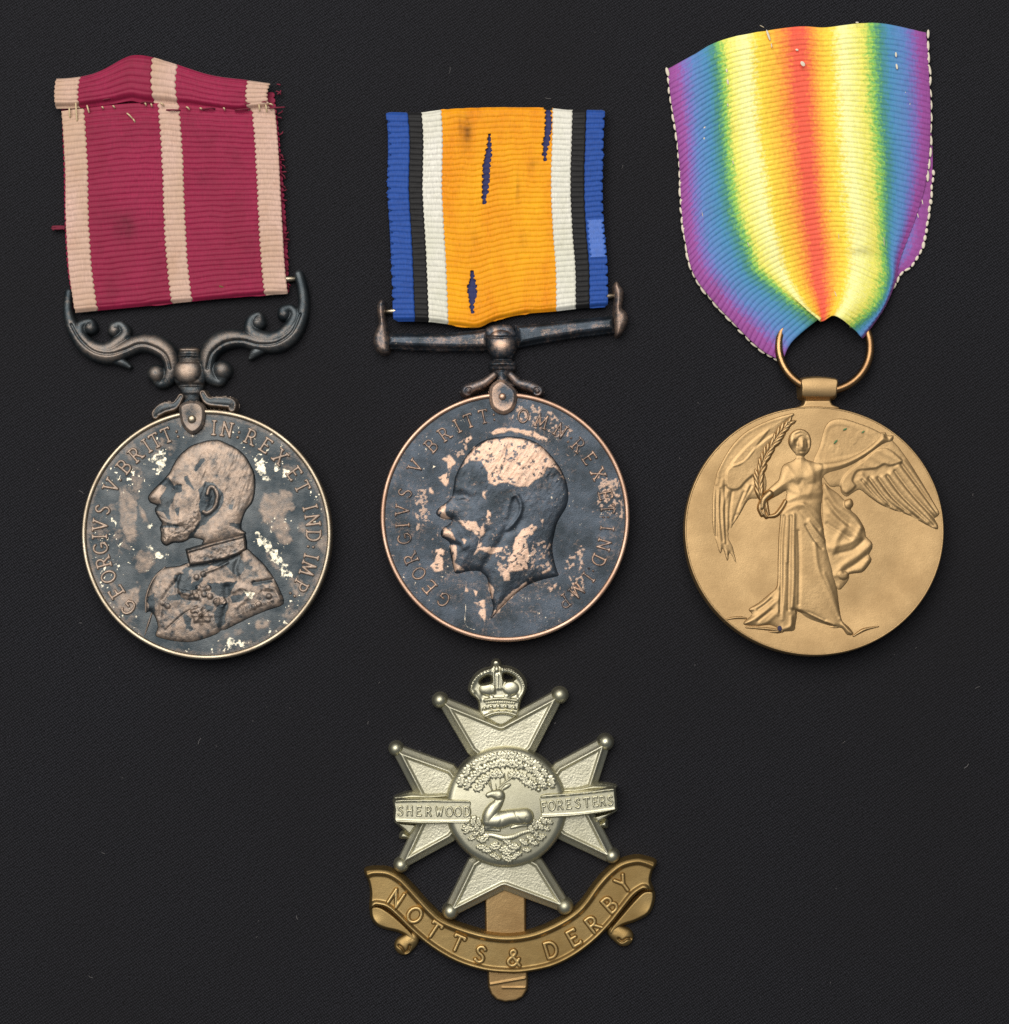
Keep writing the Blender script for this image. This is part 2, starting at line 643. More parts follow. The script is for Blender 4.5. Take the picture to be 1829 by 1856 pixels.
FONT = {
    'B': (.62, [[(.08, 0), (.08, 1)], [(.08, 1), (.3, 1)]+arc(.3, .76, .24, .24, 90, -90)+[(.08, .52)], [(.08, .52), (.32, .52)]+arc(.32, .26, .28, .26, 90, -90)+[(.08, 0)]]),
    'D': (.72, [[(.08, 0), (.08, 1)], [(.08, 1), (.28, 1)]+arc(.28, .5, .40, .5, 90, -90, 14)+[(.08, 0)]]),
    'E': (.58, [[(.08, 0), (.08, 1)], [(.08, 1), (.54, 1), (.54, .92)], [(.08, .52), (.42, .52)], [(.08, 0), (.56, 0), (.56, .08)]]),
    'F': (.56, [[(.08, 0), (.08, 1)], [(.08, 1), (.54, 1), (.54, .92)], [(.08, .52), (.42, .52)]]),
    'G': (.78, [arc(.42, .5, .37, .5, 45, 335, 18), [(.48, .42), (.76, .42), (.76, .14)]]),
    'H': (.72, [[(.08, 0), (.08, 1)], [(.64, 0), (.64, 1)], [(.08, .52), (.64, .52)]]),
    'I': (.24, [[(.12, 0), (.12, 1)]]),
    'M': (.86, [[(.06, 0), (.12, 1), (.43, .1), (.74, 1), (.80, 0)]]),
    'N': (.74, [[(.08, 0), (.08, 1), (.66, 0), (.66, 1)]]),
    'O': (.82, [arc(.41, .5, .38, .5, 0, 360, 24)]),
    'P': (.58, [[(.08, 0), (.08, 1)], [(.08, 1), (.3, 1)]+arc(.3, .74, .25, .26, 90, -90)+[(.08, .48)]]),
    'R': (.66, [[(.08, 0), (.08, 1)], [(.08, 1), (.3, 1)]+arc(.3, .74, .25, .26, 90, -90)+[(.08, .48)], [(.3, .48), (.62, 0)]]),
    'S': (.56, [sm([(.50, .86), (.36, .99), (.16, .95), (.07, .78), (.16, .60), (.38, .47), (.50, .30), (.46, .10), (.26, .0), (.06, .12)], n=3).tolist()]),
    'T': (.64, [[(.32, 0), (.32, 1)], [(.02, .90), (.02, 1), (.62, 1), (.62, .90)]]),
    'V': (.72, [[(.04, 1), (.36, 0), (.68, 1)]]),
    'W': (.98, [[(.04, 1), (.27, 0), (.49, .8), (.71, 0), (.94, 1)]]),
    'X': (.68, [[(.06, 1), (.62, 0)], [(.62, 1), (.06, 0)]]),
    'Y': (.68, [[(.04, 1), (.34, .5), (.64, 1)], [(.34, .5), (.34, 0)]]),
    '&': (.78, [sm([(.76, .02), (.50, .38), (.24, .70), (.22, .90), (.36, 1.0), (.48, .88), (.40, .68), (.14, .42), (.06, .22), (.20, .02), (.44, .04), (.62, .26), (.70, .46)], n=4).tolist()]),
    ':': (.2, [[(.1, .12), (.1, .16)], [(.1, .50), (.1, .54)]]),
    '.': (.2, [[(.1, .12), (.1, .16)]]),
}


def letter(t, ch, cx, cy, H, rot, zf, mat, parent, zref, sw=2.3, hl=3.0, serif=True, wid=1.0, step=1.0, attrs_fn=None, drop=2.0, bev=1.6):
    """one raised letter; rot = direction of the text line in degrees, clockwise on the photo"""
    w, strokes = FONT[ch]
    w *= wid
    seg = [[((p[0]*wid-w/2)*H, (p[1]-.5)*H) for p in s] for s in strokes]
    if serif and ch not in 'OGS:.&':
        ex = []
        for s in seg:
            for e, q in ((s[0], s[1]), (s[-1], s[-2])):
                dx, dy = q[0]-e[0], q[1]-e[1]
                if abs(abs(e[1])-H/2) < .05*H and abs(dy) > abs(dx)*.8:
                    ex.append([(e[0]-.11*H, e[1]), (e[0]+.11*H, e[1])])
        seg += ex
    pad = sw+3
    lx, ly = grid(-w*H/2-pad, -H/2-pad, w*H/2+pad, H/2+pad, step)
    d = np.full(lx.shape, 1e9)
    for s in seg:
        d = np.minimum(d, sdl(s, lx, ly))
    ins = sw-d
    a = math.radians(rot)
    # local x along the text, local y up the letter; photo y points down
    X = cx+lx*math.cos(a)+ly*math.sin(a)
    Y = cy+lx*math.sin(a)-ly*math.cos(a)
    zb = zf(X, Y) if callable(zf) else zf
    prof = np.where(ins > 0, hl*np.sqrt(np.clip(1-(1-np.clip(ins/bev, 0, 1))**2, 0, 1)), ins*drop)
    at = attrs_fn(X, Y) if attrs_fn else None
    return t.field('letter', X[::-1], Y[::-1], (zb+prof)[::-1], (ins > -2.2)[::-1], mat, parent, zref,
                   {k: v[::-1] for k, v in at.items()} if at else None)


def ring_text(t, items, cx, cy, r, H, zf, mat, parent, zref, zt, **kw):
    for ch, x, y in items:
        (px, py), = zt([(x, y)])
        a = math.atan2(py-cy, px-cx)
        letter(t, ch, cx+r*math.cos(a), cy+r*math.sin(a), H, math.degrees(a)+90, zf, mat, parent, zref, **kw)

# ------------------------------------------------------------------ ribbons


def resample(pts, v):
    P = sm(pts, n=12) if len(pts) > 2 else np.array(pts, float)
    L = np.concatenate([[0], np.cumsum(np.hypot(*np.diff(P[:, :2], axis=0).T))])
    L /= L[-1]
    return np.stack([np.interp(v, L, P[:, i]) for i in range(P.shape[1])], -1)


def coons(L, R, T, B):
    def f(u, v):
        l, r = resample(L, v), resample(R, v)
        tt, bb = resample(T, u), resample(B, u)
        c00, c10 = resample(L, np.array([0.]))[0], resample(R, np.array([0.]))[0]
        c01, c11 = resample(L, np.array([1.]))[0], resample(R, np.array([1.]))[0]
        U, V = u[..., None], v[..., None]
        return (1-U)*l+U*r+(1-V)*tt+V*bb-((1-U)*(1-V)*c00+U*(1-V)*c10+(1-U)*V*c01+U*V*c11)
    return f


def loft(cols):
    us = np.array([c[0] for c in cols])

    def f(u, v):
        C = np.stack([resample(c[1], v) for c in cols], 0)
        i = np.clip(np.searchsorted(us, u, side='right')-1, 0, len(us)-2)
        tt = (u-us[i])/(us[i+1]-us[i])
        n = len(us)
        take = lambda k: np.take_along_axis(C, np.clip(k, 0, n-1)[None, ..., None].repeat(C.shape[-1], -1), 0)[0]
        p0, p1, p2, p3 = take(i-1), take(i), take(i+1), take(i+2)
        m1 = (p2-p0)/2
        m2 = (p3-p1)/2
        tt = tt[..., None]
        h00 = 2*tt**3-3*tt**2+1
        h10 = tt**3-2*tt**2+tt
        h01 = -2*tt**3+3*tt**2
        h11 = tt**3-tt**2
        return h00*p1+h10*m1+h01*p2+h11*m2
    return f


def strip(t, name, fn, u0, u1, nrib, zfn, mat, parent, zref, width, amp=1.5, jag0=0.0, jag1=0.0, v0=0.0, v1=1.0,
          spr=8, hole=None, seed=0, scal=1, label=None, thick=2.0, stains=()):
    """a woven section between two widths of a ribbon, with real ribs across it"""
    nv = int(nrib*(v1-v0)*spr)+1
    v = np.linspace(v0, v1, nv)
    nu = max(3, int(abs(u1-u0)*width/3.2)+1)
    s = np.linspace(0, 1, nu)
    Sg, V = np.meshgrid(s, v)
    saw = np.abs(np.sin(np.pi*V*nrib/scal))
    wob = (fbm(V*nrib, V*0+seed, 1.3, 1, 2)-.5)
    a = u0+jag0*(saw-.5)+jag0*.5*wob
    b = u1+jag1*(saw-.5)+jag1*.5*wob
    U = a+(b-a)*Sg
    ph = V*nrib+.55*(fbm(U*width, V*nrib*10, 46, seed+1, 2)-.5)
    P = fn(U, V)
    rib = np.abs(np.sin(np.pi*ph))**.45
    zz = zfn(U, V)+amp*rib+.5*(fbm(U*width, V*nrib*10, 7, 2, 2)-.5)
    X, Y = P[..., 0], P[..., 1]
    keep = np.ones(X.shape, bool)
    if hole is not None:
        keep = ~hole(X, Y)
    uv = np.stack([U, V*nrib], -1)
    # orient faces up: photo y runs down
    st = np.zeros(X.shape)
    for sx, sy, srx, sry, sa in stains:
        st = np.maximum(st, bump(sx, sy, srx, sry, sa, X, Y)*(.5+fbm(X, Y, 9, 3, 3)))
    o = t.field(name, X, Y, zz, keep, mat, parent, zref, {'stain': np.clip(st, 0, 1)}, label, uv)
    md = o.modifiers.new('thickness', 'SOLIDIFY')
    md.thickness = thick*S
    md.offset = -1
    return o


def thread(t, name, pts, r, mat, parent=None, zref=24, n=6):
    """a small round thread along px points (x, y, z)"""
    P = sm(pts, n=5) if len(pts) > 2 else np.array(pts, float)
    V, F = [], []
    for i, p in enumerate(P):
        d = P[min(i+1, len(P)-1)]-P[max(i-1, 0)]
        d = d/max(np.linalg.norm(d), 1e-6)
        up = np.array([0, 0, 1.]) if abs(d[2]) < .9 else np.array([1., 0, 0])
        s1 = np.cross(d, up)
        s1 /= np.linalg.norm(s1)
        s2 = np.cross(s1, d)
        rr = r*(.45 if i in (0, len(P)-1) else 1)
        for k in range(n):
            a = 2*math.pi*k/n
            V.append(p+rr*(math.cos(a)*s1+math.sin(a)*s2))
    for i in range(len(P)-1):
        for k in range(n):
            F.append((i*n+k, i*n+(k+1) % n, (i+1)*n+(k+1) % n, (i+1)*n+k))
    F = [tuple(f) for f in F]+[tuple(range(n))[::-1], tuple(range((len(P)-1)*n, len(P)*n))]
    return t.mesh(name, np.array(V), F, mat, parent, zref)


def poly_relief(t, name, pts, zfn, mat, parent=None, zref=20, step=1.4, smooth=True, k=6.0, floor=-3.0, attrs_fn=None, n=4, label=None, shrink=0.0):
    """cast piece: zfn(X, Y, d) inside the outline, steep sides down to `floor` outside"""
    q = sm(pts, True, n) if smooth else np.array(pts, float)
    x0, y0 = q[:, 0].min(), q[:, 1].min()
    x1, y1 = q[:, 0].max(), q[:, 1].max()
    X, Y = grid(x0-8, y0-8, x1+8, y1+8, step)
    d = sdp(q, X, Y)-shrink
    z = zfn(X, Y, d)
    z = np.where(d < 0, z+k*d, z)
    fl = floor(X, Y) if callable(floor) else floor
    keep = z > fl-k*step*1.5
    z = np.maximum(z, fl-1.0)
    at = attrs_fn(X, Y, d) if attrs_fn else None
    return t.field(name, X, Y, z, keep, mat, parent, zref, at, label)


def tube_relief(t, name, tubes, zc, mat, parent=None, zref=16, step=1.2, flat=1.0, k=6.0, floor=-3.0, extra=None, attrs_fn=None, label=None):
    """cast scroll-work made of tapering half-round strokes [(x, y, r), ...]"""
    tb = [sm(p, n=5) if len(p) > 2 else np.array(p, float) for p in tubes]
    A = np.concatenate(tb)
    m = A[:, 2].max()+8
    X, Y = grid(A[:, 0].min()-m, A[:, 1].min()-m, A[:, 0].max()+m, A[:, 1].max()+m, step)
    z = np.full(X.shape, -1e9)
    dd = np.full(X.shape, -1e9)
    for p in tb:
        d, r = tube(p, X, Y)
        zi = zc+flat*r*rnd(d, r)
        zi = np.where(d < 0, zc+k*d, zi)
        z = np.maximum(z, zi)
        dd = np.maximum(dd, d)
    if extra:
        z = z+np.where(dd > 0, extra(X, Y, dd), 0)
    keep = z > floor-k*step*1.5
    z = np.maximum(z, floor-1.0)
    at = attrs_fn(X, Y, dd, z) if attrs_fn else None
    return t.field(name, X, Y, z, keep, mat, parent, zref, at, label)


def shape_mask(polys, X, Y, ragged=5, scale=14, seed=2, soft=1.2):
    """1 inside any of the traced patches, with a ragged border"""
    m = np.full(X.shape, -1e9)
    jit = (fbm(X, Y, scale, seed, 4)-.5)*2*ragged
    for p in polys:
        m = np.maximum(m, sdp(p, X, Y))
    return ss(-soft, soft, m+jit)


def ball_bumps(pts, r, a, X, Y):
    z = np.zeros(X.shape)
    for x, y in pts:
        z = np.maximum(z, a*np.sqrt(np.clip(1-((X-x)**2+(Y-y)**2)/(r*r), 0, 1)))
    return z

GROUP = 'medals laid out in a row'
# ================================================================== medal with the crimson ribbon
T1 = Thing('medal', 'tarnished silver medal of a uniformed bust on a crimson ribbon with three pale stripes', 'medal', 375, 650, GROUP)
zA, zB, zD, zS, zR = Z(240, 770, 300), Z(220, 960, 320), Z(120, 720, 500), Z(100, 480, 500), Z(60, 80, 560)
C1 = (374.5, 969.0)
R1 = 227.0
ZF, ZRIM = 33.0, 39.0

flk1 = [zD(p) for p in (
    [(540, 410), (640, 350), (690, 350), (640, 440), (610, 520), (580, 440)],
    [(1250, 400), (1310, 420), (1320, 500), (1350, 560), (1300, 550), (1270, 470)],
    [(1390, 440), (1490, 490), (1480, 540), (1380, 480)],
    [(1240, 880), (1290, 905), (1350, 930), (1410, 1040), (1475, 1100), (1495, 1190), (1460, 1215), (1415, 1130), (1310, 1000)],
    [(530, 970), (580, 990), (660, 1050), (630, 1090), (560, 1020)],
    [(530, 840), (565, 850), (550, 880)], [(310, 810), (340, 830), (320, 900)],
    [(1060, 1610), (1150, 1600), (1220, 1620), (1180, 1650), (1080, 1660)])]
bar1 = [zD(p) for p in (
    [(360, 600), (450, 590), (460, 700), (470, 860), (430, 960), (390, 950), (350, 800)],
    [(1290, 650), (1480, 620), (1500, 740), (1440, 820), (1500, 950), (1450, 1000), (1370, 880), (1270, 760)],
    [(460, 1030), (560, 1010), (600, 1080), (560, 1150), (480, 1140)],
    [(470, 1230), (500, 1290), (480, 1420), (380, 1420), (330, 1330), (300, 1240), (400, 1280)],
    [(1280, 1480), (1350, 1470), (1360, 1540), (1270, 1530)], [(480, 720), (520, 700), (540, 820), (500, 860)],
    [(1480, 1200), (1560, 1220), (1520, 1300)])]
halo1 = sm(zD([(690, 440), (760, 330), (900, 260), (1050, 270), (1180, 370), (1270, 540), (1280, 680), (1200, 780), (1200, 920), (1300, 1060),
               (1400, 1200), (1460, 1360), (1100, 1520), (860, 1650), (540, 1600), (500, 1350), (560, 1150), (700, 1060), (600, 1000), (570, 860), (520, 660), (600, 560)]), True, 4)


def wear1(X, Y, extra=0.0):
    bare = shape_mask(bar1, X, Y, 13, 18, 2, 5.0)*.58
    bare = np.maximum(bare, ss(.48, .72, fbm(X, Y, 26, 5, 5))*.42)
    bare = bare*(.25+1.3*fbm(X, Y, 8, 2, 5))
    rr = np.hypot(X-C1[0], Y-C1[1])
    bare = np.maximum(bare, ss(209, 214, rr)*.25)
    hd = sdp(halo1, X, Y)
    bare = bare*(1-ss(-9, -1, hd)*.85)
    fl = shape_mask(flk1, X, Y, 11, 9, 4, 2.5)*(1.25*fbm(X, Y, 6, 1, 5))
    sp = ss(.70, .76, fbm(X, Y, 5, 3, 3))*ss(.45, .6, fbm(X, Y, 60, 1, 2))
    fl = np.maximum(fl, sp*.8*(1-ss(-6, 2, hd)))
    return {'bare': np.clip(bare+extra, 0, 1), 'flake': fl}


X, Y = grid(C1[0]-R1, C1[1]-R1, C1[0]+R1, C1[1]+R1, 1.5)
rr = np.hypot(X-C1[0], Y-C1[1])
zf1 = lambda X, Y: ZF+1.2*ss(150, 218, np.hypot(X-C1[0], Y-C1[1]))
disc1 = T1.field('medal_disc', X, Y, zf1(X, Y)+.2*(fbm(X, Y, 9, 1, 3)-.5), rr < R1-6, M['silver1'], None, 36, wear1(X, Y))
lathe(T1, 'rim', C1[0], C1[1], [(R1-9.5, ZF-2), (R1-8.5, ZRIM-2.2), (R1-7, ZRIM), (R1-3, ZRIM+.3), (R1-.8, ZRIM-1.2), (R1, ZRIM-3.5), (R1+.3, 20), (R1-.5, 3), (R1-2, 0)], M['rim1'], disc1, 36)

# the bust: head, collar and tunic
hd = [(1232, 1215), (1205, 1150), (1205, 1080), (1235, 985), (1265, 930), (1330, 840), (1355, 700), (1350, 560), (1310, 450), (1240, 335), (1150, 255), (1060, 210),
      (960, 165), (870, 165), (780, 180), (650, 225), (560, 290), (490, 365), (440, 450), (405, 520), (360, 580), (290, 650), (215, 725), (168, 795),
      (190, 855), (265, 890), (245, 925), (258, 975), (300, 1045), (322, 1085), (300, 1130), (312, 1200), (312, 1285), (365, 1335), (450, 1300), (560, 1300), (660, 1260), (775, 1275), (790, 1330)]
headp = zA(hd)
bu = [(720, 330), (1000, 290), (1200, 225), (1290, 190), (1370, 255), (1480, 360), (1570, 485), (1640, 620), (1682, 770), (1500, 840), (1300, 925), (1030, 1062), (880, 1125), (720, 1168), (560, 1160), (450, 1140), (345, 1100),
      (370, 1010), (340, 900), (290, 850), (250, 860), (240, 790), (262, 680), (315, 540), (370, 440), (450, 392), (600, 372)]
bustp = zB(bu)


def pa(p):
    return zA([p])[0]


def head1(X, Y, d):
    dp = np.maximum(d, 0)
    z = ZF+.6+4.6*(1-np.exp(-dp/4.5))+3.4*(1-np.exp(-dp/30))
    R = lambda pts, w, a: ridge(zA(pts), w*1.1, a*.8, X, Y)

    def Bm(x, y, rx, ry, a, rot=0):
        x, y = pa((x, y))
        return bump(x, y, rx/6.1, ry/6.1, a*.8, X, Y, rot)
    z = z+Bm(420, 690, 85, 95, -4.2)+Bm(500, 850, 140, 110, 1.6)+R([(360, 560), (450, 610), (540, 640)], 5, 1.6)
    z = z+Bm(270, 800, 75, 70, 2.2)+R([(340, 650), (250, 740), (200, 800)], 5, 1.4)+Bm(420, 905, 40, 90, -2.4)
    z = z+R([(262, 985), (320, 1050), (430, 1085), (540, 1050)], 7.5, 3.4)+R([(300, 1010), (400, 1060), (500, 1060)], 1.6, -1.0)+R([(330, 1120), (430, 1130), (540, 1110)], 5, -2.2)
    z = z+Bm(400, 1230, 90, 80, 2.0)+R([(540, 1040), (640, 1130), (700, 1210)], 8, .8)
    bd = ss(-3, 5, sdp(sm(zA([(300, 1120), (420, 1110), (540, 1060), (640, 1000), (720, 900), (740, 1040), (680, 1200), (560, 1310), (380, 1340), (310, 1270)]), True, 3), X, Y))
    z = z+bd*(1.6+3.2*(fbm(X*1.1, Y, 4.6, 3, 3)-.5))
    z = z+R([(470, 690), (520, 700)], 3, 1.0)+R([(455, 735), (520, 730)], 3, .9)
    # ear
    z = z+Bm(880, 800, 130, 190, -2.6)+R([(830, 760), (860, 690), (910, 700), (940, 780), (925, 870), (890, 930), (830, 975), (790, 960)], 3.2, 3.6)+R([(840, 790), (830, 860), (815, 920)], 4, 1.6)
    # jaw shadow line and neck tendon
    z = z+R([(900, 950), (820, 1060), (740, 1140), (660, 1220), (600, 1290)], 14, -3.2)+R([(1100, 980), (960, 1130), (830, 1270)], 12, 1.5)
    # hair strands
    hx = ss(0, 1, (X-pa((620, 0))[0])/20)*ss(0, 1, (pa((0, 980))[1]-Y)/12)
    z = z+hx*1.0*(fbm(X*1.0+Y*.35, Y*.22, 4.5, 2, 3)-.5)*1.6+.5*(fbm(X, Y, 5, 4, 3)-.5)
    return z


drk1 = [zA(p) for p in (
    [(250, 650), (400, 580), (460, 670), (540, 665), (548, 738), (465, 748), (460, 840), (405, 900), (410, 1040), (340, 960), (255, 935), (200, 872), (335, 885), (310, 820), (372, 690), (330, 665)],
    [(740, 720), (800, 640), (900, 640), (1000, 760), (1012, 850), (940, 970), (800, 1090), (740, 1130), (660, 1240), (560, 1300), (700, 1150), (760, 1030), (740, 930)],
    [(570, 570), (612, 565), (675, 705), (590, 650)], [(790, 375), (805, 395), (700, 515), (680, 500), (745, 395)],
    [(300, 1105), (400, 1108), (500, 1110), (520, 1140), (400, 1135), (320, 1135)], [(1060, 1070), (1200, 1100), (1205, 1165), (1080, 1120)],
    [(470, 930), (520, 920), (520, 1020), (480, 1000)], [(1075, 890), (1110, 890), (1110, 940), (1075, 930)])]
ear1 = sm(zA([(830, 760), (860, 690), (910, 700), (940, 780), (925, 870), (890, 930), (830, 975), (790, 960)]))


def headwear(X, Y, d):
    m = shape_mask(drk1, X, Y, 3, 9, 3)
    m = m*(1-ss(4, 2, sdl(ear1, X, Y)))
    b = .72-.80*m+.9*(fbm(X, Y, 10, 4, 5)-.5)-.25*ss(.56, .72, fbm(X, Y, 9, 2, 4))
    b = b*ss(.4, 3.5, d)
    return {'bare': np.clip(b, 0, 1), 'flake': np.zeros(X.shape)}


bust = poly_relief(T1, 'bust', headp, head1, M['silver1'], disc1, 38, 1.15, True, 3.0, ZF-2, headwear)


def tunic1(X, Y, d):
    dp = np.maximum(d, 0)
    z = ZF+.6+4.2*(1-np.exp(-dp/4.5))+2.2*(1-np.exp(-dp/30))
    R = lambda pts, w, a: ridge(zB(pts), w, a, X, Y)
    z = z+R([(700, 365), (900, 340), (1080, 300), (1220, 255)], 4, -3.0)
    z = z+R([(1100, 340), (980, 400), (870, 440)], 2.6, 1.8)+R([(1230, 280), (1180, 400), (1210, 520)], 5, -2.2)+R([(1370, 550), (1560, 520)], 3, -2.4)
    z = z+R([(1090, 600), (1080, 800), (1030, 1050)], 6, -2.2)+R([(1160, 640), (1250, 600), (1330, 660), (1200, 800)], 4, 1.4)+R([(780, 800), (640, 880), (460, 1040)], 2, -1.6)
    z = z+R([(560, 540), (480, 650), (420, 760), (400, 900)], 4, -1.8)+R([(600, 470), (570, 600), (640, 720), (800, 740)], 4, -2)
    b = [(610, 640), (660, 650), (700, 660), (760, 650), (780, 690), (800, 600), (850, 620), (900, 600), (860, 670), (920, 690), (985, 740), (1060, 750), (745, 840), (800, 830), (430, 760), (480, 790), (1420, 770), (1370, 800), (1530, 690), (850, 460), (780, 490)]
    z = z+ball_bumps(zB(b), 5.5, 2.6, X, Y)+ridge(zB([(970, 740), (1000, 710), (1020, 745), (990, 780), (965, 745)]), 1.8, 1.6, X, Y)+ridge(zB([(1050, 710), (1085, 750), (1050, 795)]), 1.8, 1.6, X, Y)
    for q in ([(720, 830), (900, 860), (930, 950), (760, 960)], ):
        z = z+ss(-2, 3, sdp(zB(q), X, Y))*1.6
    z = z+R([(1500, 600), (1590, 620), (1640, 720)], 3, 1.6)+R([(1460, 640), (1540, 650)], 3, -1.4)
    for k in range(8):
        a = k*math.pi/4
        cx0, cy0 = 830, 890
        z = z+R([(cx0, cy0), (cx0+95*math.cos(a), cy0+85*math.sin(a))], 2.4, 1.5)
    for k in range(9):
        z = z+R([(1250+k*38, 800-k*8), (1262+k*38, 860-k*16)], 1.5, 1.0)
    z = z+1.2*(fbm(X, Y, 9, 3, 4)-.5)*ss(0, 8, d)
    return z


drkB = [zB(p) for p in (
    [(700, 370), (900, 345), (1080, 300), (1230, 260), (1280, 430), (1200, 470), (1100, 400), (1040, 360), (860, 400), (640, 430)],
    [(1350, 545), (1560, 515), (1570, 545), (1380, 580)], [(560, 480), (700, 430), (720, 560), (840, 500), (800, 620), (640, 650), (560, 600)],
    [(900, 560), (1200, 540), (1100, 720), (930, 650)], [(1000, 800), (1110, 760), (1060, 1000), (1000, 1020), (960, 900)], [(1140, 700), (1270, 670), (1270, 720), (1150, 760)],
    [(640, 890), (720, 910), (730, 1030), (660, 1050)], [(270, 700), (340, 660), (340, 900), (290, 860)], [(460, 700), (600, 650), (640, 720), (480, 740)], [(860, 770), (960, 800), (930, 850)])]


def tunicwear(X, Y, d):
    m = shape_mask(drkB, X, Y, 5, 9, 1)
    b = .62-.8*m+.9*(fbm(X, Y, 8, 2, 5)-.5)-.30*ss(.52, .66, fbm(X, Y, 12, 4, 4))
    return {'bare': np.clip(b, 0, 1)*ss(.2, 2.5, d), 'flake': shape_mask([zB([(1250, 620), (1300, 640), (1380, 650), (1350, 720), (1310, 690)])], X, Y, 3, 6, 2)}


collar = poly_relief(T1, 'collar', zB([(664, 205), (800, 165), (960, 120), (1120, 78), (1272, 42), (1290, 130), (1292, 205), (1200, 262), (1080, 304), (900, 342), (706, 372), (685, 290)]),
                     lambda X, Y, d: ZF+4.6+4.0*ss(0, 4, d)+ridge(zB([(690, 225), (960, 145), (1262, 68)]), 2.2, 1.2, X, Y)-ridge(zB([(690, 250), (960, 172), (1262, 92)]), 2.0, 1.2, X, Y)+ridge(zB([(700, 225), (720, 350)]), 2.0, 1.2, X, Y)+2.6*(fbm(X, Y, 7, 4, 3)-.5)*ss(3, 7, d),
                     M['silver1'], disc1, 40, 1.0, False, 3.0, ZF-2, lambda X, Y, d: {'bare': np.clip(.52+1.1*(fbm(X, Y, 8, 3, 5)-.5), 0, 1)*ss(0, 2, d), 'flake': 0*X})
tunic = poly_relief(T1, 'tunic', bustp, tunic1, M['silver1'], disc1, 38, 1.15, True, 3.0, ZF-2, tunicwear, 3)
# hanging strands at the shoulder
for pts in ([(450, 390, 1.6), (330, 510, 2.2), (255, 690, 2.0), (250, 850, 1.6)], [(310, 870, 1.4), (280, 960, 2.3), (240, 1090, 1.2)]):
    tube_relief(T1, 'shoulder_cord', [zB(pts)], ZF+.5, M['silver1'], disc1, 38, 1.0, 1.3, 3.0, ZF-2, None,
                lambda X, Y, d, z: {'bare': .62+.4*(fbm(X, Y, 6, 2, 3)-.5), 'flake': 0*X})

L1 = [('G', 425, 1385), ('E', 340, 1285), ('O', 280, 1190), ('R', 240, 1095), ('G', 215, 1005), ('I', 222, 925), ('V', 228, 850), ('S', 235, 745), ('V', 285, 580), ('.', 345, 540),
      ('B', 385, 460), ('R', 470, 390), ('I', 540, 330), ('T', 590, 290), ('T', 665, 250), (':', 740, 260), ('I', 980, 200), ('N', 1065, 215), (':', 1145, 235), ('R', 1220, 275),
      ('E', 1320, 330), ('X', 1415, 400), ('E', 1515, 505), ('T', 1575, 590), ('I', 1630, 730), ('N', 1645, 815), ('D', 1645, 920), (':', 1650, 995), ('I', 1632, 1060), ('M', 1610, 1140), ('P', 1560, 1255), (':', 1530, 1330)]
ring_text(T1, L1, C1[0], C1[1], 194, 25, zf1, M['silver1'], disc1, 36, zD, sw=2.5, hl=3.4,
          attrs_fn=lambda X, Y: {'bare': np.clip(.82+.5*(fbm(X, Y, 12, 3, 3)-.5), 0, 1), 'flake': 0*X})


# suspension scrolls
def susp_wear(lo, hi, zlo, zhi, seed=1):
    return lambda X, Y, d, z: {'bare': np.clip(lo+(hi-lo)*ss(zlo, zhi, z)+.32*(fbm(X, Y, 16, seed, 4)-.5), 0, 1), 'flake': 0*X}


def sc(pts, k=500/1829):
    return [(100+x*k, 480+y*k, (r*1.3 if r > 2 else r)*k) for x, y, r in pts]


right_arm = [sc(p) for p in (
    [(1100, 705, 44), (1090, 770, 26), (1030, 745, 34), (1003, 660, 42), (1030, 560, 50), (1120, 495, 52), (1240, 485, 44), (1350, 515, 44), (1470, 520, 46), (1560, 470, 42), (1620, 380, 36), (1645, 260, 30), (1635, 150, 28), (1612, 62, 26)],
    [(1345, 378, 40), (1345, 330, 20), (1300, 360, 26), (1290, 420, 34), (1330, 470, 40), (1420, 490, 40), (1500, 460, 36), (1560, 400, 34), (1590, 330, 28), (1560, 285, 22), (1515, 300, 30), (1515, 325, 34)],
    [(1105, 695, 50), (1107, 698, 50)], [(1400, 545, 20), (1330, 575, 26), (1290, 615, 10)])]
left_arm = [sc(p) for p in (
    [(670, 720, 46), (690, 785, 24), (745, 760, 34), (770, 670, 42), (740, 580, 50), (660, 525, 52), (560, 515, 46), (460, 555, 46), (370, 595, 46), (270, 580, 46), (180, 520, 40), (115, 420, 34), (80, 310, 26), (86, 180, 22)],
    [(232, 412, 36), (225, 375, 20), (165, 400, 26), (165, 470, 34), (230, 540, 40), (330, 560, 40), (420, 510, 38), (465, 450, 30), (430, 395, 22), (390, 410, 30), (388, 432, 36)],
    [(668, 720, 48), (670, 722, 48)], [(300, 605, 20), (430, 640, 22), (488, 672, 12)])]
def arm_line(pts):
    q = sm(sc([(x, y, 1) for x, y in pts]))
    return lambda X, Y, d: -3.0*np.exp(-(sdl(q, X, Y)/2.6)**2)
gr = arm_line([(1010, 690), (1040, 590), (1130, 520), (1240, 505), (1350, 530), (1470, 520), (1570, 450), (1625, 330)])
gl = arm_line([(765, 690), (735, 600), (650, 545), (560, 530), (460, 570), (360, 595), (260, 575), (170, 500), (110, 400)])
tube_relief(T1, 'scroll_arm', right_arm, 11, M['silver1'], None, 18, 1.1, .95, 14, -3, gr, susp_wear(.0, .34, 18, 27, 2))
tube_relief(T1, 'scroll_arm', left_arm, 11, M['silver1'], None, 18, 1.1, .95, 14, -3, gl, susp_wear(.06, .48, 18, 27, 4))
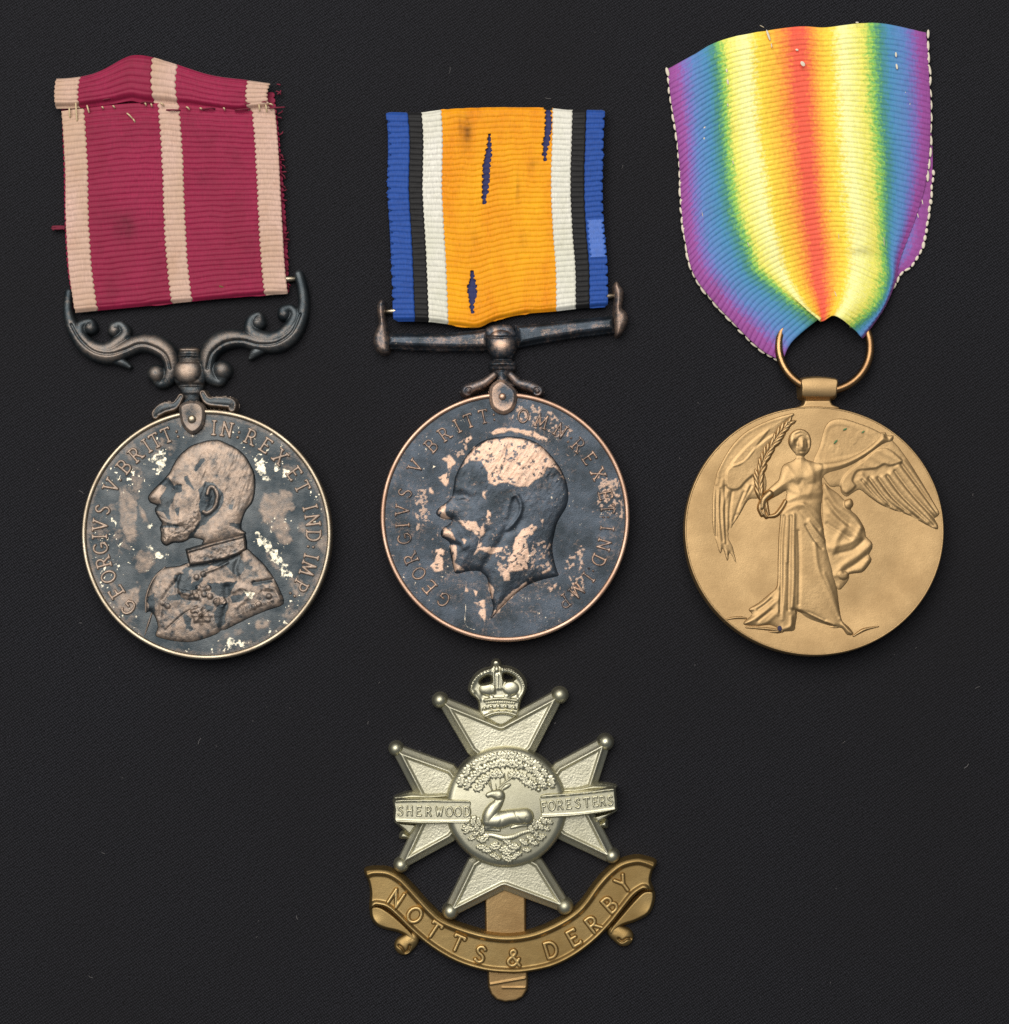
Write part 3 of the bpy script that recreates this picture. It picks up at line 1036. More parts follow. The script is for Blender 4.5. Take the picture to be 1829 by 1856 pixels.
hub = poly_relief(T1, 'suspension_hub', zS([(820, 545), (870, 533), (935, 545), (955, 585), (965, 615), (1000, 650), (1010, 720), (985, 780), (975, 830), (955, 900), (990, 930), (820, 930), (845, 890), (820, 820), (785, 770), (775, 690), (805, 640), (812, 590)]),
                  lambda X, Y, d: 14+10*np.sqrt(np.clip(1-(1-np.clip(d/22, 0, 1))**2, 0, 1))+dome(*zS([(872, 700)])[0], 26, 23, 9, X, Y)
                  + ridge(zS([(830, 560), (945, 560)]), 3, 3, X, Y)+ridge(zS([(812, 600), (960, 600)]), 3, 4, X, Y)+ridge(zS([(790, 640), (985, 640)]), 3, -4, X, Y)+ridge(zS([(800, 795), (985, 795)]), 3, -5, X, Y)+ridge(zS([(840, 845), (955, 845)]), 3, 2, X, Y),
                  M['silver1'], None, 24, 1.1, True, 14, -3,
                  lambda X, Y, d: {'bare': np.clip(.12+1.2*bump(*zS([(872, 705)])[0], 22, 18, .75, X, Y)+ridge(zS([(830, 560), (945, 560)]), 4, .45, X, Y)+.5*(fbm(X, Y, 9, 2, 3)-.5), 0, 1), 'flake': 0*X}, 3)
for pts in ([(830, 870, 16), (790, 930, 22), (720, 945, 30), (668, 980, 24), (662, 1000, 18)], [(975, 850, 18), (1010, 900, 22), (1080, 905, 28), (1160, 915, 28), (1170, 950, 20)]):
    tube_relief(T1, 'claw_foot', [sc(pts)], 22, M['silver1'], None, 30, 1.0, 1.0, 12, 4,
                lambda X, Y, d: -2.5*ss(2, 5, d), lambda X, Y, d, z: {'bare': np.clip(.62-.5*ss(2, 5, d)+.5*(fbm(X, Y, 7, 1, 3)-.5), 0, 1), 'flake': 0*X})
claw = poly_relief(T1, 'claw', zS([(822, 935), (870, 905), (940, 905), (985, 940), (992, 1010), (972, 1080), (910, 1122), (850, 1080), (825, 1010)]),
                   lambda X, Y, d: 41+4*ss(0, 6, d)-2.0*bump(*zS([(905, 1020)])[0], 15, 15, 1, X, Y), M['silver1'], None, 44, 1.0, True, 12, ZF-6,
                   lambda X, Y, d: {'bare': np.clip(.55-.45*bump(*zS([(890, 985)])[0], 11, 12, 1, X, Y)+.6*(fbm(X, Y, 9, 3, 4)-.5), 0, 1), 'flake': 0*X})
rx, ry = zS([(905, 1022)])[0]
T1.link_copy('rivet', bead_mesh('rim1'), (rx, ry, 44), 46, (0, 0, 0), (8, 8, 5), claw)
# the bar the ribbon is folded over
thread(T1, 'cross_bar', [zS([(70, 175)])[0]+(9,), zS([(850, 120)])[0]+(9,), zS([(1640, 90)])[0]+(9,)], 6, M['silver_rod'] if 'silver_rod' in M else M['rim1'], None, 12, 10)

# crimson ribbon
Lr = zR([(165, 395), (180, 560), (192, 800), (195, 1050), (212, 1330), (247, 1590)])
Rr = zR([(1430, 380), (1448, 560), (1462, 800), (1475, 1050), (1490, 1300), (1508, 1478)])
Tr = zR([(165, 395), (600, 350), (1000, 360), (1430, 380)])
Br = zR([(247, 1590), (620, 1553), (940, 1522), (1250, 1494), (1508, 1478)])
f1 = coons(Lr, Rr, Tr, Br)


def zr1(U, V):
    return 17+2.0*np.sin(U*5+V*3)+3.0*ss(.0, .12, V)-7*ss(.965, 1.0, V)**2+1.5*(fbm(U*380, V*360, 60, 2, 2)-.5)


NR1 = 36
J = .008
rib1 = strip(T1, 'ribbon', f1, .106, .455, NR1, zr1, M['crimson'], None, 20, 388, 2.5, J, -J, seed=1, label='crimson ribbed ribbon', stains=[zR([(540, 1080)])[0]+(22, 24, .5)])
strip(T1, 'ribbon_section', f1, .55, .893, NR1, zr1, M['crimson'], rib1, 20, 388, 2.5, J, -J, seed=1)
strip(T1, 'pale_stripe', f1, .0, .106, NR1, zr1, M['pale'], rib1, 20, 388, 2.5, .006, J, seed=1)
strip(T1, 'pale_stripe', f1, .455, .55, NR1, zr1, M['pale'], rib1, 20, 388, 2.5, -J, J, seed=1)
strip(T1, 'pale_stripe', f1, .893, 1.0, NR1, zr1, M['pale'], rib1, 20, 388, 2.5, -J, .006, seed=1)
# back layer of the folded ribbon
fb = coons(zR([(160, 300), (172, 560), (180, 800), (184, 1050), (200, 1330), (240, 1570)]), zR([(1425, 280), (1452, 500), (1478, 800), (1496, 1050), (1508, 1300), (1512, 1470)]),
           zR([(160, 300), (1425, 280)]), zR([(240, 1570), (1512, 1470)]))
strip(T1, 'ribbon_back', fb, 0, 1, 36, lambda U, V: 5+2*np.sin(U*7+V*4)+0*U, M['crimson'], rib1, 12, 388, 1.4, -.012, .016, seed=5)
# stitched hem
Th = zR([(132, 198), (270, 186), (400, 150), (530, 84), (600, 64), (700, 74), (850, 116), (1050, 176), (1260, 205), (1425, 228)])
Bh = zR([(128, 375), (270, 372), (450, 352), (570, 332), (640, 344), (760, 350), (1000, 372), (1200, 396), (1300, 388), (1420, 366)])
fh = coons(zR([(132, 198), (124, 290), (128, 375)]), zR([(1425, 228), (1408, 300), (1420, 366)]), Th, Bh)


def zh1(U, V):
    return 23+7*np.exp(-((U-.40)/.16)**2)*(1-.6*V)-9*ss(.80, 1.0, V)+2.0*np.sin(V*3.1)-6*ss(.10, .0, V)


hem = strip(T1, 'ribbon_hem', fh, .108, .452, 6.5, zh1, M['crimson'], rib1, 26, 390, 2.5, J, -J, seed=3)
strip(T1, 'hem_section', fh, .562, .885, 6.5, zh1, M['crimson'], rib1, 26, 390, 2.5, J, -J, seed=3)
strip(T1, 'hem_stripe', fh, .0, .108, 6.5, zh1, M['pale'], rib1, 26, 390, 2.5, .008, J, seed=3)
strip(T1, 'hem_stripe', fh, .452, .562, 6.5, zh1, M['pale'], rib1, 26, 390, 2.5, -J, J, seed=3)
strip(T1, 'hem_stripe', fh, .885, .982, 6.5, zh1, M['pale'], rib1, 26, 390, 2.5, -J, .006, seed=3)
for (x0, y0, x1, y1) in [(212, 372, 216, 432), (250, 330, 258, 455), (316, 358, 330, 405), (405, 368, 415, 380), (470, 362, 482, 376), (610, 270, 632, 292), (660, 345, 668, 362), (696, 350, 702, 368), (552, 405, 588, 440), (590, 440, 602, 462),
                         (752, 345, 772, 362), (905, 368, 925, 386), (985, 376, 998, 384), (1126, 374, 1134, 388), (1335, 350, 1340, 395), (1376, 355, 1382, 400), (1395, 350, 1420, 360)]:
    (a, b), (c, e) = zR([(x0, y0), (x1, y1)])
    thread(T1, 'stitch', [(a, b, 22), ((a+c)/2+.6, (b+e)/2, 27), (c, e, 22)], 1.5, M['cream_thread'], rib1, 26, 5)
rr_ = np.random.RandomState(4)
for i in range(26):   # frayed edge threads
    y = 215+rr_.rand()*1240
    (a, b), = zR([(1440+(y/1480)*62+rr_.rand()*14, y)])
    dx, dy = rr_.rand()*4+1, rr_.randn()*5
    thread(T1, 'frayed_thread', [(a-5, b, 9), (a+dx*.6, b+dy*.5, 11), (a+dx, b+dy, 8)], 1.0+rr_.rand()*.5, M['crimson_thread'], rib1, 12, 5)
for i in range(9):
    y = 330+rr_.rand()*60
    (a, b), = zR([(280+rr_.rand()*1130, y)])
    thread(T1, 'frayed_thread', [(a, b, 20), (a+8+rr_.rand()*8, b+rr_.randn()*2, 26), (a+20+rr_.rand()*10, b+rr_.randn()*3, 20)], 1.6, M['crimson_thread'], rib1, 24, 5)
for p in ([(105, 1088), (150, 1092), (190, 1084)], [(112, 1098), (150, 1084), (188, 1094)], [(108, 1080), (150, 1078), (190, 1080)]):
    thread(T1, 'frayed_thread', [q+(9,) for q in zR(p)], 2.2, M['crimson_thread'], rib1, 12, 5)
for x, y, a, l in [(240, 872, .6, 7), (285, 908, .3, 5), (1110, 1432, .35, 7), (230, 596, 1.2, 4)]:
    (px, py), = zR([(x, y)])
    T1.link_copy('dirt_speck', bead_mesh('dirt'), (px, py, 20.5), 21, (0, 0, -a), (l, 2.6, 1.8), rib1)
# ================================================================== medal with the orange ribbon
T2 = Thing('medal', 'blackened silver medal of a bare head on an orange ribbon edged white, black and blue', 'medal', 914, 640, GROUP)
zC, zE, zG, zQ = Z(760, 770, 300, 1547), Z(660, 690, 500), Z(670, 490, 480), Z(650, 170, 520)
C2 = (915.5, 937.5)
R2 = 226.0
bare2 = [zC(p) for p in (
    [(390, 400), (440, 300), (520, 210), (640, 150), (860, 115), (1010, 140), (1120, 180), (1210, 260), (1290, 370), (1340, 460), (1350, 500), (1270, 410), (1200, 400), (1150, 480), (1080, 510), (1020, 580), (900, 580), (810, 540), (720, 570), (650, 530), (650, 450), (600, 400), (580, 330), (540, 340), (480, 335)],
    [(620, 66), (860, 18), (1060, 60), (1200, 125), (1190, 165), (1050, 110), (860, 62), (700, 86)],
    [(165, 805), (250, 732), (232, 800), (250, 850), (305, 880), (200, 872)],
    [(375, 900), (420, 880), (470, 910), (530, 910), (560, 970), (610, 920), (640, 800), (668, 820), (660, 910), (600, 950), (610, 1010), (570, 1050), (575, 1140), (660, 1140), (780, 1150), (770, 1190), (640, 1200), (560, 1170), (510, 1220), (540, 1140), (555, 1060), (510, 1000), (440, 980)],
    [(1060, 920), (1095, 960), (1060, 1020), (1000, 1070), (1030, 1200), (1010, 1360), (900, 1370), (840, 1380), (840, 1450), (800, 1450), (770, 1390), (830, 1330), (830, 1260), (880, 1180), (890, 1060), (960, 990)],
    [(150, 1160), (200, 1160), (235, 1180), (220, 1260), (230, 1370), (150, 1370), (105, 1320), (150, 1280)],
    [(220, 970), (260, 960), (310, 1010), (345, 1085), (290, 1060), (215, 1040)], [(290, 1120), (340, 1130), (350, 1220), (330, 1290), (410, 1350), (335, 1370), (300, 1240)],
    [(638, 1460), (705, 1540), (680, 1625)], [(660, 1815), (720, 1700), (850, 1580), (1000, 1455), (1025, 1478), (880, 1595), (760, 1730)],
    [(520, 1665), (605, 1635), (620, 1740), (610, 1840), (560, 1760), (580, 1700)], [(205, 320), (280, 285), (345, 350), (300, 390), (270, 540), (240, 578), (185, 490), (250, 460), (260, 350)],
    [(1140, 1375), (1220, 1330), (1240, 1360), (1150, 1402)], [(585, 620), (630, 620), (615, 690), (590, 670)], [(75, 590), (110, 580), (120, 640), (90, 630)], [(40, 840), (75, 850), (50, 880)],
    [(430, 1500), (460, 1560), (425, 1560)], [(505, 1540), (545, 1560), (530, 1600)], [(1130, 880), (1165, 880), (1150, 960)], [(410, 130), (480, 100), (500, 130), (440, 170)], [(400, 1060), (440, 1080), (420, 1120)])]
spk2 = [zC([(1390, 1230), (1480, 1150), (1540, 1140), (1530, 1400), (1560, 1560), (1420, 1600), (1380, 1480), (1360, 1400)]), zC([(1060, 1100), (1220, 1100), (1240, 1330), (1060, 1340)]), zC([(720, 1150), (850, 1120), (860, 1280), (760, 1420), (710, 1320)]),
        zC([(330, 190), (460, 120), (440, 260), (360, 330)]), zC([(1180, 1480), (1330, 1480), (1300, 1560), (1150, 1560)]), zE([(1020, 130), (1180, 160), (1380, 330), (1340, 400), (1100, 300), (980, 250)]), zE([(1560, 620), (1700, 660), (1720, 900), (1560, 900)]), zE([(330, 730), (420, 720), (440, 930), (350, 990)])]


def wear2(X, Y, amount=1.0):
    b = shape_mask(bare2, X, Y, 3.6, 11, 2, 2.0)
    pit = ss(.60, .70, fbm(X, Y, 6, 3, 4))
    b = b*(.95-.75*pit)*(.72+.5*fbm(X, Y, 14, 5, 4))
    sp = shape_mask(spk2, X, Y, 8, 14, 3)*ss(.52, .60, fbm(X, Y, 5.0, 1, 4))
    b = np.maximum(b, .62*sp)
    b = np.maximum(b, .40*ss(.70, .78, fbm(X, Y, 5, 2, 4))*ss(.5, .7, fbm(X, Y, 45, 3, 2)))
    hair = sdl(sm(zC([(435, 1680), (430, 1760), (432, 1860), (470, 1900), (520, 1915)])), X, Y)
    fl = ss(1.4, .3, hair)*.62+.6*ss(.735, .78, fbm(X, Y, 4, 4, 3))*ss(.5, .65, fbm(X, Y, 50, 5, 2))
    b = np.maximum(b, .10*ss(.40, .75, fbm(X, Y, 60, 2, 4)))
    return {'bare': b*amount, 'flake': fl}


X, Y = grid(C2[0]-R2, C2[1]-R2, C2[0]+R2, C2[1]+R2, 1.5)
rr = np.hypot(X-C2[0], Y-C2[1])
zf2 = lambda X, Y: ZF+2.0*ss(120, 216, np.hypot(X-C2[0], Y-C2[1]))
disc2 = T2.field('medal_disc', X, Y, zf2(X, Y)+.15*(fbm(X, Y, 12, 1, 3)-.5), rr < R2-6, M['silver2'], None, 36, wear2(X, Y))
lathe(T2, 'rim', C2[0], C2[1], [(R2-9.5, ZF-2), (R2-8.5, ZRIM-2.2), (R2-7, ZRIM), (R2-3, ZRIM+.3), (R2-.8, ZRIM-1), (R2, ZRIM-3), (R2+.3, 20), (R2-.5, 3), (R2-2, 0)], M['rim2'], disc2, 36)
head2p = zC([(665, 1818), (690, 1710), (672, 1620), (650, 1520), (636, 1440), (606, 1400), (540, 1375), (460, 1368), (345, 1390), (318, 1330), (300, 1250), (284, 1180), (282, 1110), (262, 1080), (212, 1045), (203, 1000), (232, 958), (275, 930), (302, 890),
             (225, 876), (166, 842), (160, 810), (190, 770), (250, 725), (300, 670), (318, 600), (326, 550), (332, 500), (360, 430), (392, 365), (450, 275), (520, 198), (600, 146), (720, 112), (860, 105), (1000, 125), (1110, 170), (1205, 250), (1285, 350), (1345, 450),
             (1384, 560), (1394, 680), (1370, 775), (1312, 870), (1282, 940), (1266, 1010), (1250, 1090), (1246, 1170), (1262, 1270), (1288, 1360), (1300, 1412), (1180, 1440), (1050, 1482), (960, 1532), (860, 1612), (760, 1712)])


def head2(X, Y, d):
    dp = np.maximum(d, 0)
    z = ZF+.6+3.6*(1-np.exp(-dp/4.5))+4.2*(1-np.exp(-dp/34))
    R = lambda pts, w, a: ridge(zC(pts), w*1.15, a*.68, X, Y)

    def Bm(x, y, rx, ry, a, rot=0):
        x, y = zC([(x, y)])[0]
        return bump(x, y, rx/5.16, ry/5.16, a*.7, X, Y, rot)
    z = z+Bm(400, 680, 90, 70, -3.6)+R([(330, 590), (400, 600), (500, 640)], 6, 1.8)+Bm(500, 880, 130, 110, 1.4)+R([(350, 690), (420, 680), (460, 700)], 2.6, 1.6)+R([(360, 730), (440, 725)], 2.4, 1.0)
    z = z+Bm(215, 810, 60, 60, 1.8)+R([(330, 890), (380, 960), (420, 1060)], 6, -2.2)
    z = z+R([(215, 1010), (290, 1030), (370, 1070), (430, 1130)], 7, 2.8)+R([(290, 1110), (370, 1130)], 4, -2.0)+Bm(360, 1250, 70, 110, 2.0)
    z = z+R([(640, 1000), (560, 1130), (500, 1260), (520, 1370)], 7, -1.4)+R([(820, 980), (760, 1090), (690, 1200), (600, 1330), (560, 1380)], 6, -2.6)
    z = z+Bm(890, 800, 110, 200, -1.6)+R([(870, 670), (910, 660), (950, 740), (940, 830), (890, 910), (830, 975)], 3.6, 3.2)+R([(850, 700), (830, 780), (810, 860)], 4, 1.4)+R([(960, 900), (900, 980), (830, 1010)], 5, -1.4)
    z = z+R([(1020, 1040), (930, 1240), (800, 1440), (720, 1640)], 16, 1.6)+R([(660, 1815), (760, 1700), (870, 1590), (980, 1500)], 2.5, 1.2)
    hx = ss(0, 1, (zC([(0, 620)])[0][1]-Y)/30)
    z = z+(.4+hx)*(fbm(X*.5+Y*.3, Y*.22, 4, 2, 3)-.5)*.9+.7*(fbm(X, Y, 8, 4, 3)-.5)
    return z


poly_relief(T2, 'portrait_head', head2p, head2, M['silver2'], disc2, 38, 1.2, True, 3.0, ZF-2, lambda X, Y, d: wear2(X, Y), 4)
L2 = [('G', 530, 1450), ('E', 425, 1375), ('O', 360, 1280), ('R', 305, 1180), ('G', 265, 1050), ('I', 255, 960), ('V', 250, 860), ('S', 270, 745), ('V', 345, 570), ('B', 450, 435), ('R', 530, 350), ('I', 612, 290), ('T', 690, 252), ('T', 790, 230), (':', 862, 245),
      ('O', 1055, 240), ('M', 1175, 275), ('N', 1300, 335), (':', 1365, 390), ('R', 1420, 430), ('E', 1490, 520), ('X', 1550, 620), ('E', 1600, 760), ('T', 1612, 850), (':', 1612, 905), ('I', 1615, 980), ('N', 1600, 1090), ('D', 1555, 1195), (':', 1525, 1265), ('I', 1500, 1310), ('M', 1420, 1400), ('P', 1330, 1470)]
ring_text(T2, L2, C2[0], C2[1], 186.5, 23.5, zf2, M['silver2'], disc2, 36, zE, sw=1.9, hl=3.4,
          attrs_fn=lambda X, Y: {'bare': np.clip(.55+1.0*(fbm(X, Y, 14, 3, 3)-.5), 0, 1), 'flake': 0*X})


def sg(pts, k=480/1829):
    return [(670+x*k, 490+y*k, r*k) for x, y, r in pts]


def swear(lo, seed=1, sc_=14, am=.45):
    return lambda X, Y, d, *z: {'bare': np.clip(lo+am*(fbm(X, Y, sc_, seed, 4)-.5), 0, 1), 'flake': .45*ss(.74, .80, fbm(X, Y, 4, seed+1, 3))}


def barz(p0, p1, w0, w1):
    """facetted bar: flat top between two bevels"""
    def f(X, Y, d):
        return 14+11*ss(0, 9, d)+1.0*ss(9, 11, d)
    return f


poly_relief(T2, 'suspension_bar', zG([(115, 430), (250, 428), (520, 428), (700, 410), (830, 395), (830, 545), (760, 552), (600, 552), (300, 545), (110, 535)]), barz(0, 0, 0, 0), M['silver2'], None, 24, 1.1, False, 14, -3, swear(.12, 2, 16, .5))
poly_relief(T2, 'suspension_bar', zG([(1000, 370), (1200, 356), (1450, 330), (1700, 305), (1702, 425), (1450, 455), (1200, 495), (1020, 530)]), barz(0, 0, 0, 0), M['silver2'], None, 24, 1.1, False, 14, -3, swear(.10, 3, 16, .5))
for pts, lo in (([(52, 225), (78, 196), (104, 220), (104, 330), (122, 400), (135, 480), (132, 565), (75, 570), (32, 525), (24, 460), (45, 400), (62, 350), (52, 290)], .34),
                ([(1684, 110), (1708, 70), (1735, 105), (1756, 135), (1750, 200), (1746, 255), (1778, 290), (1786, 345), (1745, 425), (1708, 452), (1692, 400), (1686, 300), (1692, 190)], .42)):
    poly_relief(T2, 'bar_end', zG(pts), lambda X, Y, d: 15+12*np.sqrt(np.clip(1-(1-np.clip(d/11, 0, 1))**2, 0, 1)), M['silver2'], None, 26, 1.0, True, 14, -3, swear(lo, 3), 4)
thread(T2, 'cross_bar', [zG([(70, 285)])[0]+(10,), zG([(900, 228)])[0]+(10,), zG([(1740, 170)])[0]+(10,)], 5.5, M['rim1'], None, 14, 10)
poly_relief(T2, 'suspension_hub', zG([(800, 400), (850, 372), (960, 368), (995, 395), (1020, 470), (1015, 540), (985, 610), (1010, 640), (1000, 690), (960, 700), (965, 760), (1010, 800), (830, 800), (870, 760), (865, 700), (835, 690), (825, 635), (850, 610), (810, 540), (795, 470)]),
            lambda X, Y, d: 16+11*np.sqrt(np.clip(1-(1-np.clip(d/24, 0, 1))**2, 0, 1))+dome(*zG([(908, 510)])[0], 27, 26, 8, X, Y)
            + ridge(zG([(800, 455), (905, 465), (1012, 455)]), 2.2, -4, X, Y)+ridge(zG([(840, 612), (985, 612)]), 2.4, -4, X, Y)+ridge(zG([(830, 645), (1005, 645)]), 3, 4, X, Y)+ridge(zG([(840, 690), (1000, 690)]), 2.2, -3, X, Y),
            M['silver2'], None, 28, 1.0, True, 14, -3,
            lambda X, Y, d: {'bare': np.clip(.14+bump(*zG([(915, 515)])[0], 15, 9, .8, X, Y)+bump(*zG([(868, 430)])[0], 4, 8, .8, X, Y)+.35*(fbm(X, Y, 8, 2, 3)-.5), 0, 1), 'flake': .4*ss(.74, .8, fbm(X, Y, 4, 3, 3))}, 3)
for pts, e in (([(860, 720, 24), (800, 770, 30), (730, 800, 34), (670, 825, 36), (672, 835, 34)], (683, 832)), ([(975, 720, 24), (1030, 775, 30), (1100, 795, 34), (1160, 825, 36), (1158, 832, 34)], (1158, 832))):
    ex, ey = zG([e])[0]
    tube_relief(T2, 'claw_foot', [sg(pts)], 24, M['silver2'], None, 32, .9, 1.0, 12, 6,
                lambda X, Y, d: -3*np.exp(-((np.hypot(X-ex, Y-ey)-5)/1.8)**2), swear(.30, 5))
claw2 = poly_relief(T2, 'claw', zG([(838, 800), (900, 752), (960, 780), (1010, 830), (1015, 900), (985, 965), (920, 992), (850, 955), (828, 880)]),
                    lambda X, Y, d: 42+4.5*ss(0, 6, d), M['silver2'], None, 46, 1.0, True, 12, ZF-6,
                    lambda X, Y, d: {'bare': np.clip(.72-.95*bump(*zG([(945, 855)])[0], 17, 17, 1, X, Y)+.4*(fbm(X, Y, 8, 2, 3)-.5), 0, 1), 'flake': 0*X})
px, py = zG([(917, 872)])[0]
T2.link_copy('rivet', bead_mesh('rim2'), (px, py, 46), 48, (0, 0, 0), (7, 7, 4.5), claw2)

# orange ribbon
Lq = zQ([(172, 108), (188, 300), (182, 600), (200, 900), (212, 1200), (222, 1452)])
Rq = zQ([(1572, 95), (1562, 300), (1556, 600), (1566, 850), (1588, 1100), (1590, 1355)])
Tq = zQ([(172, 108), (400, 112), (530, 95), (700, 84), (950, 78), (1200, 84), (1360, 96), (1572, 95)])
Bq = zQ([(222, 1452), (400, 1452), (520, 1462), (640, 1482), (760, 1490), (850, 1452), (960, 1420), (1080, 1398), (1250, 1385), (1400, 1368), (1590, 1355)])
f2 = coons(Lq, Rq, Tq, Bq)


def zr2(U, V):
    return 18+3*np.sin(U*8+.5)*(.3+.7*V)+2.5*np.sin(U*3-V*5)+5*np.exp(-((U-.42)/.12)**2)*ss(.7, 1, V)-7*ss(.965, 1.0, V)**2-8*ss(.035, 0, V)**2


slits = [[(835, 265), (845, 350), (838, 450), (830, 560), (815, 640), (800, 700), (790, 620), (795, 500), (805, 420), (822, 340)],
         [(1190, 60), (1222, 60), (1228, 180), (1215, 290), (1200, 360), (1188, 425), (1178, 330), (1192, 230), (1196, 140)],
         [(722, 1110), (738, 1180), (750, 1250), (738, 1320), (724, 1400), (708, 1320), (698, 1250), (712, 1180)]]
slits = [sm(zQ(p), True, 4) for p in slits]


def hole2(X, Y):
    m = np.zeros(X.shape, bool)
    for p in slits:
        bx = (X > p[:, 0].min()-2) & (X < p[:, 0].max()+2) & (Y > p[:, 1].min()-2) & (Y < p[:, 1].max()+2)
        if bx.any():
            m[bx] = sdp(p, X[bx], Y[bx])+3.0*(np.abs(np.sin(Y[bx]*.33))-.5)-4.5*(fbm(X[bx], Y[bx], 7, 2, 3)-.42) > 0
    return m


NR2 = 38
us = [0, .099, .163, .253, .762, .852, .916, 1]
ribq = strip(T2, 'ribbon', f2, us[3], us[4], NR2, zr2, M['orange'], None, 20, 760, 2.5, .004, -.004, hole=hole2, seed=2, label='orange ribbed ribbon with three worn slits',
             stains=[zQ([(690, 250)])[0]+(9, 26, .7), zQ([(650, 220)])[0]+(5, 26, .4), zQ([(1015, 600)])[0]+(4, 24, .35), zQ([(1110, 450)])[0]+(8, 10, .3), zQ([(735, 900)])[0]+(6, 14, .2), zQ([(1050, 930)])[0]+(8, 18, .2)])
strip(T2, 'white_stripe', f2, us[2], us[3], NR2, zr2, M['white'], ribq, 20, 388, 2.5, .004, .004, seed=2)
strip(T2, 'white_stripe', f2, us[4], us[5], NR2, zr2, M['white'], ribq, 20, 388, 2.5, -.004, -.004, seed=2)
strip(T2, 'black_stripe', f2, us[1], us[2], NR2, zr2, M['black'], ribq, 20, 388, 2.5, .003, .004, seed=2)
strip(T2, 'black_stripe', f2, us[5], us[6], NR2, zr2, M['black'], ribq, 20, 388, 2.5, -.004, -.003, seed=2)
strip(T2, 'blue_stripe', f2, us[0], us[1], NR2, zr2, M['blue'], ribq, 20, 388, 2.5, -.034, .003, seed=2, scal=2)
strip(T2, 'blue_stripe', f2, us[6], us[7], NR2, zr2, M['blue'], ribq, 20, 388, 2.5, -.003, .022, seed=2, scal=2)
strip(T2, 'core_threads', f2, us[3]-.02, us[4]+.02, NR2, lambda U, V: zr2(U, V)-3.6, M['weft'], ribq, 20, 300, 1.0, seed=2, v0=.01, v1=.98, thick=1)
strip(T2, 'rubbed_patch', f2, .925, .995, NR2, lambda U, V: zr2(U, V)+2.9, M['blue_shine'], ribq, 20, 388, .25, -.01, .016, v0=.56, v1=.75, seed=2, thick=1)
fb2 = coons(zQ([(185, 130), (195, 800), (235, 1440)]), zQ([(1560, 120), (1550, 800), (1580, 1345)]), zQ([(185, 130), (1560, 120)]), zQ([(235, 1440), (1580, 1345)]))
strip(T2, 'ribbon_back', fb2, 0, 1, 38, lambda U, V: 5+1.5*np.sin(U*7+V*4), M['blue'], ribq, 10, 388, 1.2, seed=5)
# ================================================================== bronze medal with the rainbow ribbon
C3 = (1475.0, 964.0)
R3 = 235.0
TA = math.tan(math.radians(4.0))


def warp3(P):
    P = P.copy()
    m = ss(700, 790, P[:, 1])
    P[:, 1] = P[:, 1]-P[:, 2]*TA*m
    P[:, 2] = P[:, 2]+np.maximum(0, (P[:, 1]-735))*TA*m*.45
    return P


T3 = Thing('medal', 'golden bronze medal with a winged figure in relief on a rainbow striped ribbon', 'medal', 1470, 640, GROUP, warp3)
zV, zU, zW, zX_, zY_ = Z(1220, 720, 500), Z(1190, 20, 530), Z(1200, 350, 520), Z(1280, 740, 220), Z(1430, 760, 280)
YS = .965
TH = 36.0


def q3(X, Y):
    return np.hypot(X-C3[0], (Y-C3[1])/YS)


zf3 = lambda X, Y: TH-3.0+3.2*ss(150, 232, q3(X, Y))
X, Y = grid(C3[0]-R3, C3[1]-R3, C3[0]+R3, C3[1]+R3, 1.6)
disc3 = T3.field('medal_disc', X, Y, zf3(X, Y)+.10*(fbm(X, Y, 10, 1, 3)-.5), q3(X, Y) < R3-2.5, M['bronze'], None, 36)
lathe(T3, 'rim', C3[0], C3[1], [(R3-5, TH-2), (R3-3.6, TH+.5), (R3-2.2, TH+.9), (R3-.8, TH), (R3, TH-2.5), (R3+.6, 16), (R3-.4, 3), (R3-3, 0)], M['bronze'], disc3, 36, 220, YS)


def fld(zt):
    R = lambda pts, w, a: (lambda X, Y: ridge(zt(pts), w, a, X, Y))
    return R


def V1(p):
    return zV([p])[0]


def feathers(lines, w, a, X, Y):
    z = np.zeros(X.shape)
    for l in lines:
        z = z+ridge(zV(l), w*1.15, a*.48, X, Y)
    return z


lw = [(800, 112), (650, 155), (500, 228), (400, 320), (330, 430), (285, 530), (262, 650), (258, 760), (262, 860), (280, 950), (310, 1045), (330, 1010), (358, 1095), (375, 1040), (418, 1112), (395, 1000), (365, 930), (400, 850), (440, 790), (500, 690), (560, 680), (610, 640), (620, 560), (600, 460), (630, 360), (690, 260), (770, 165)]


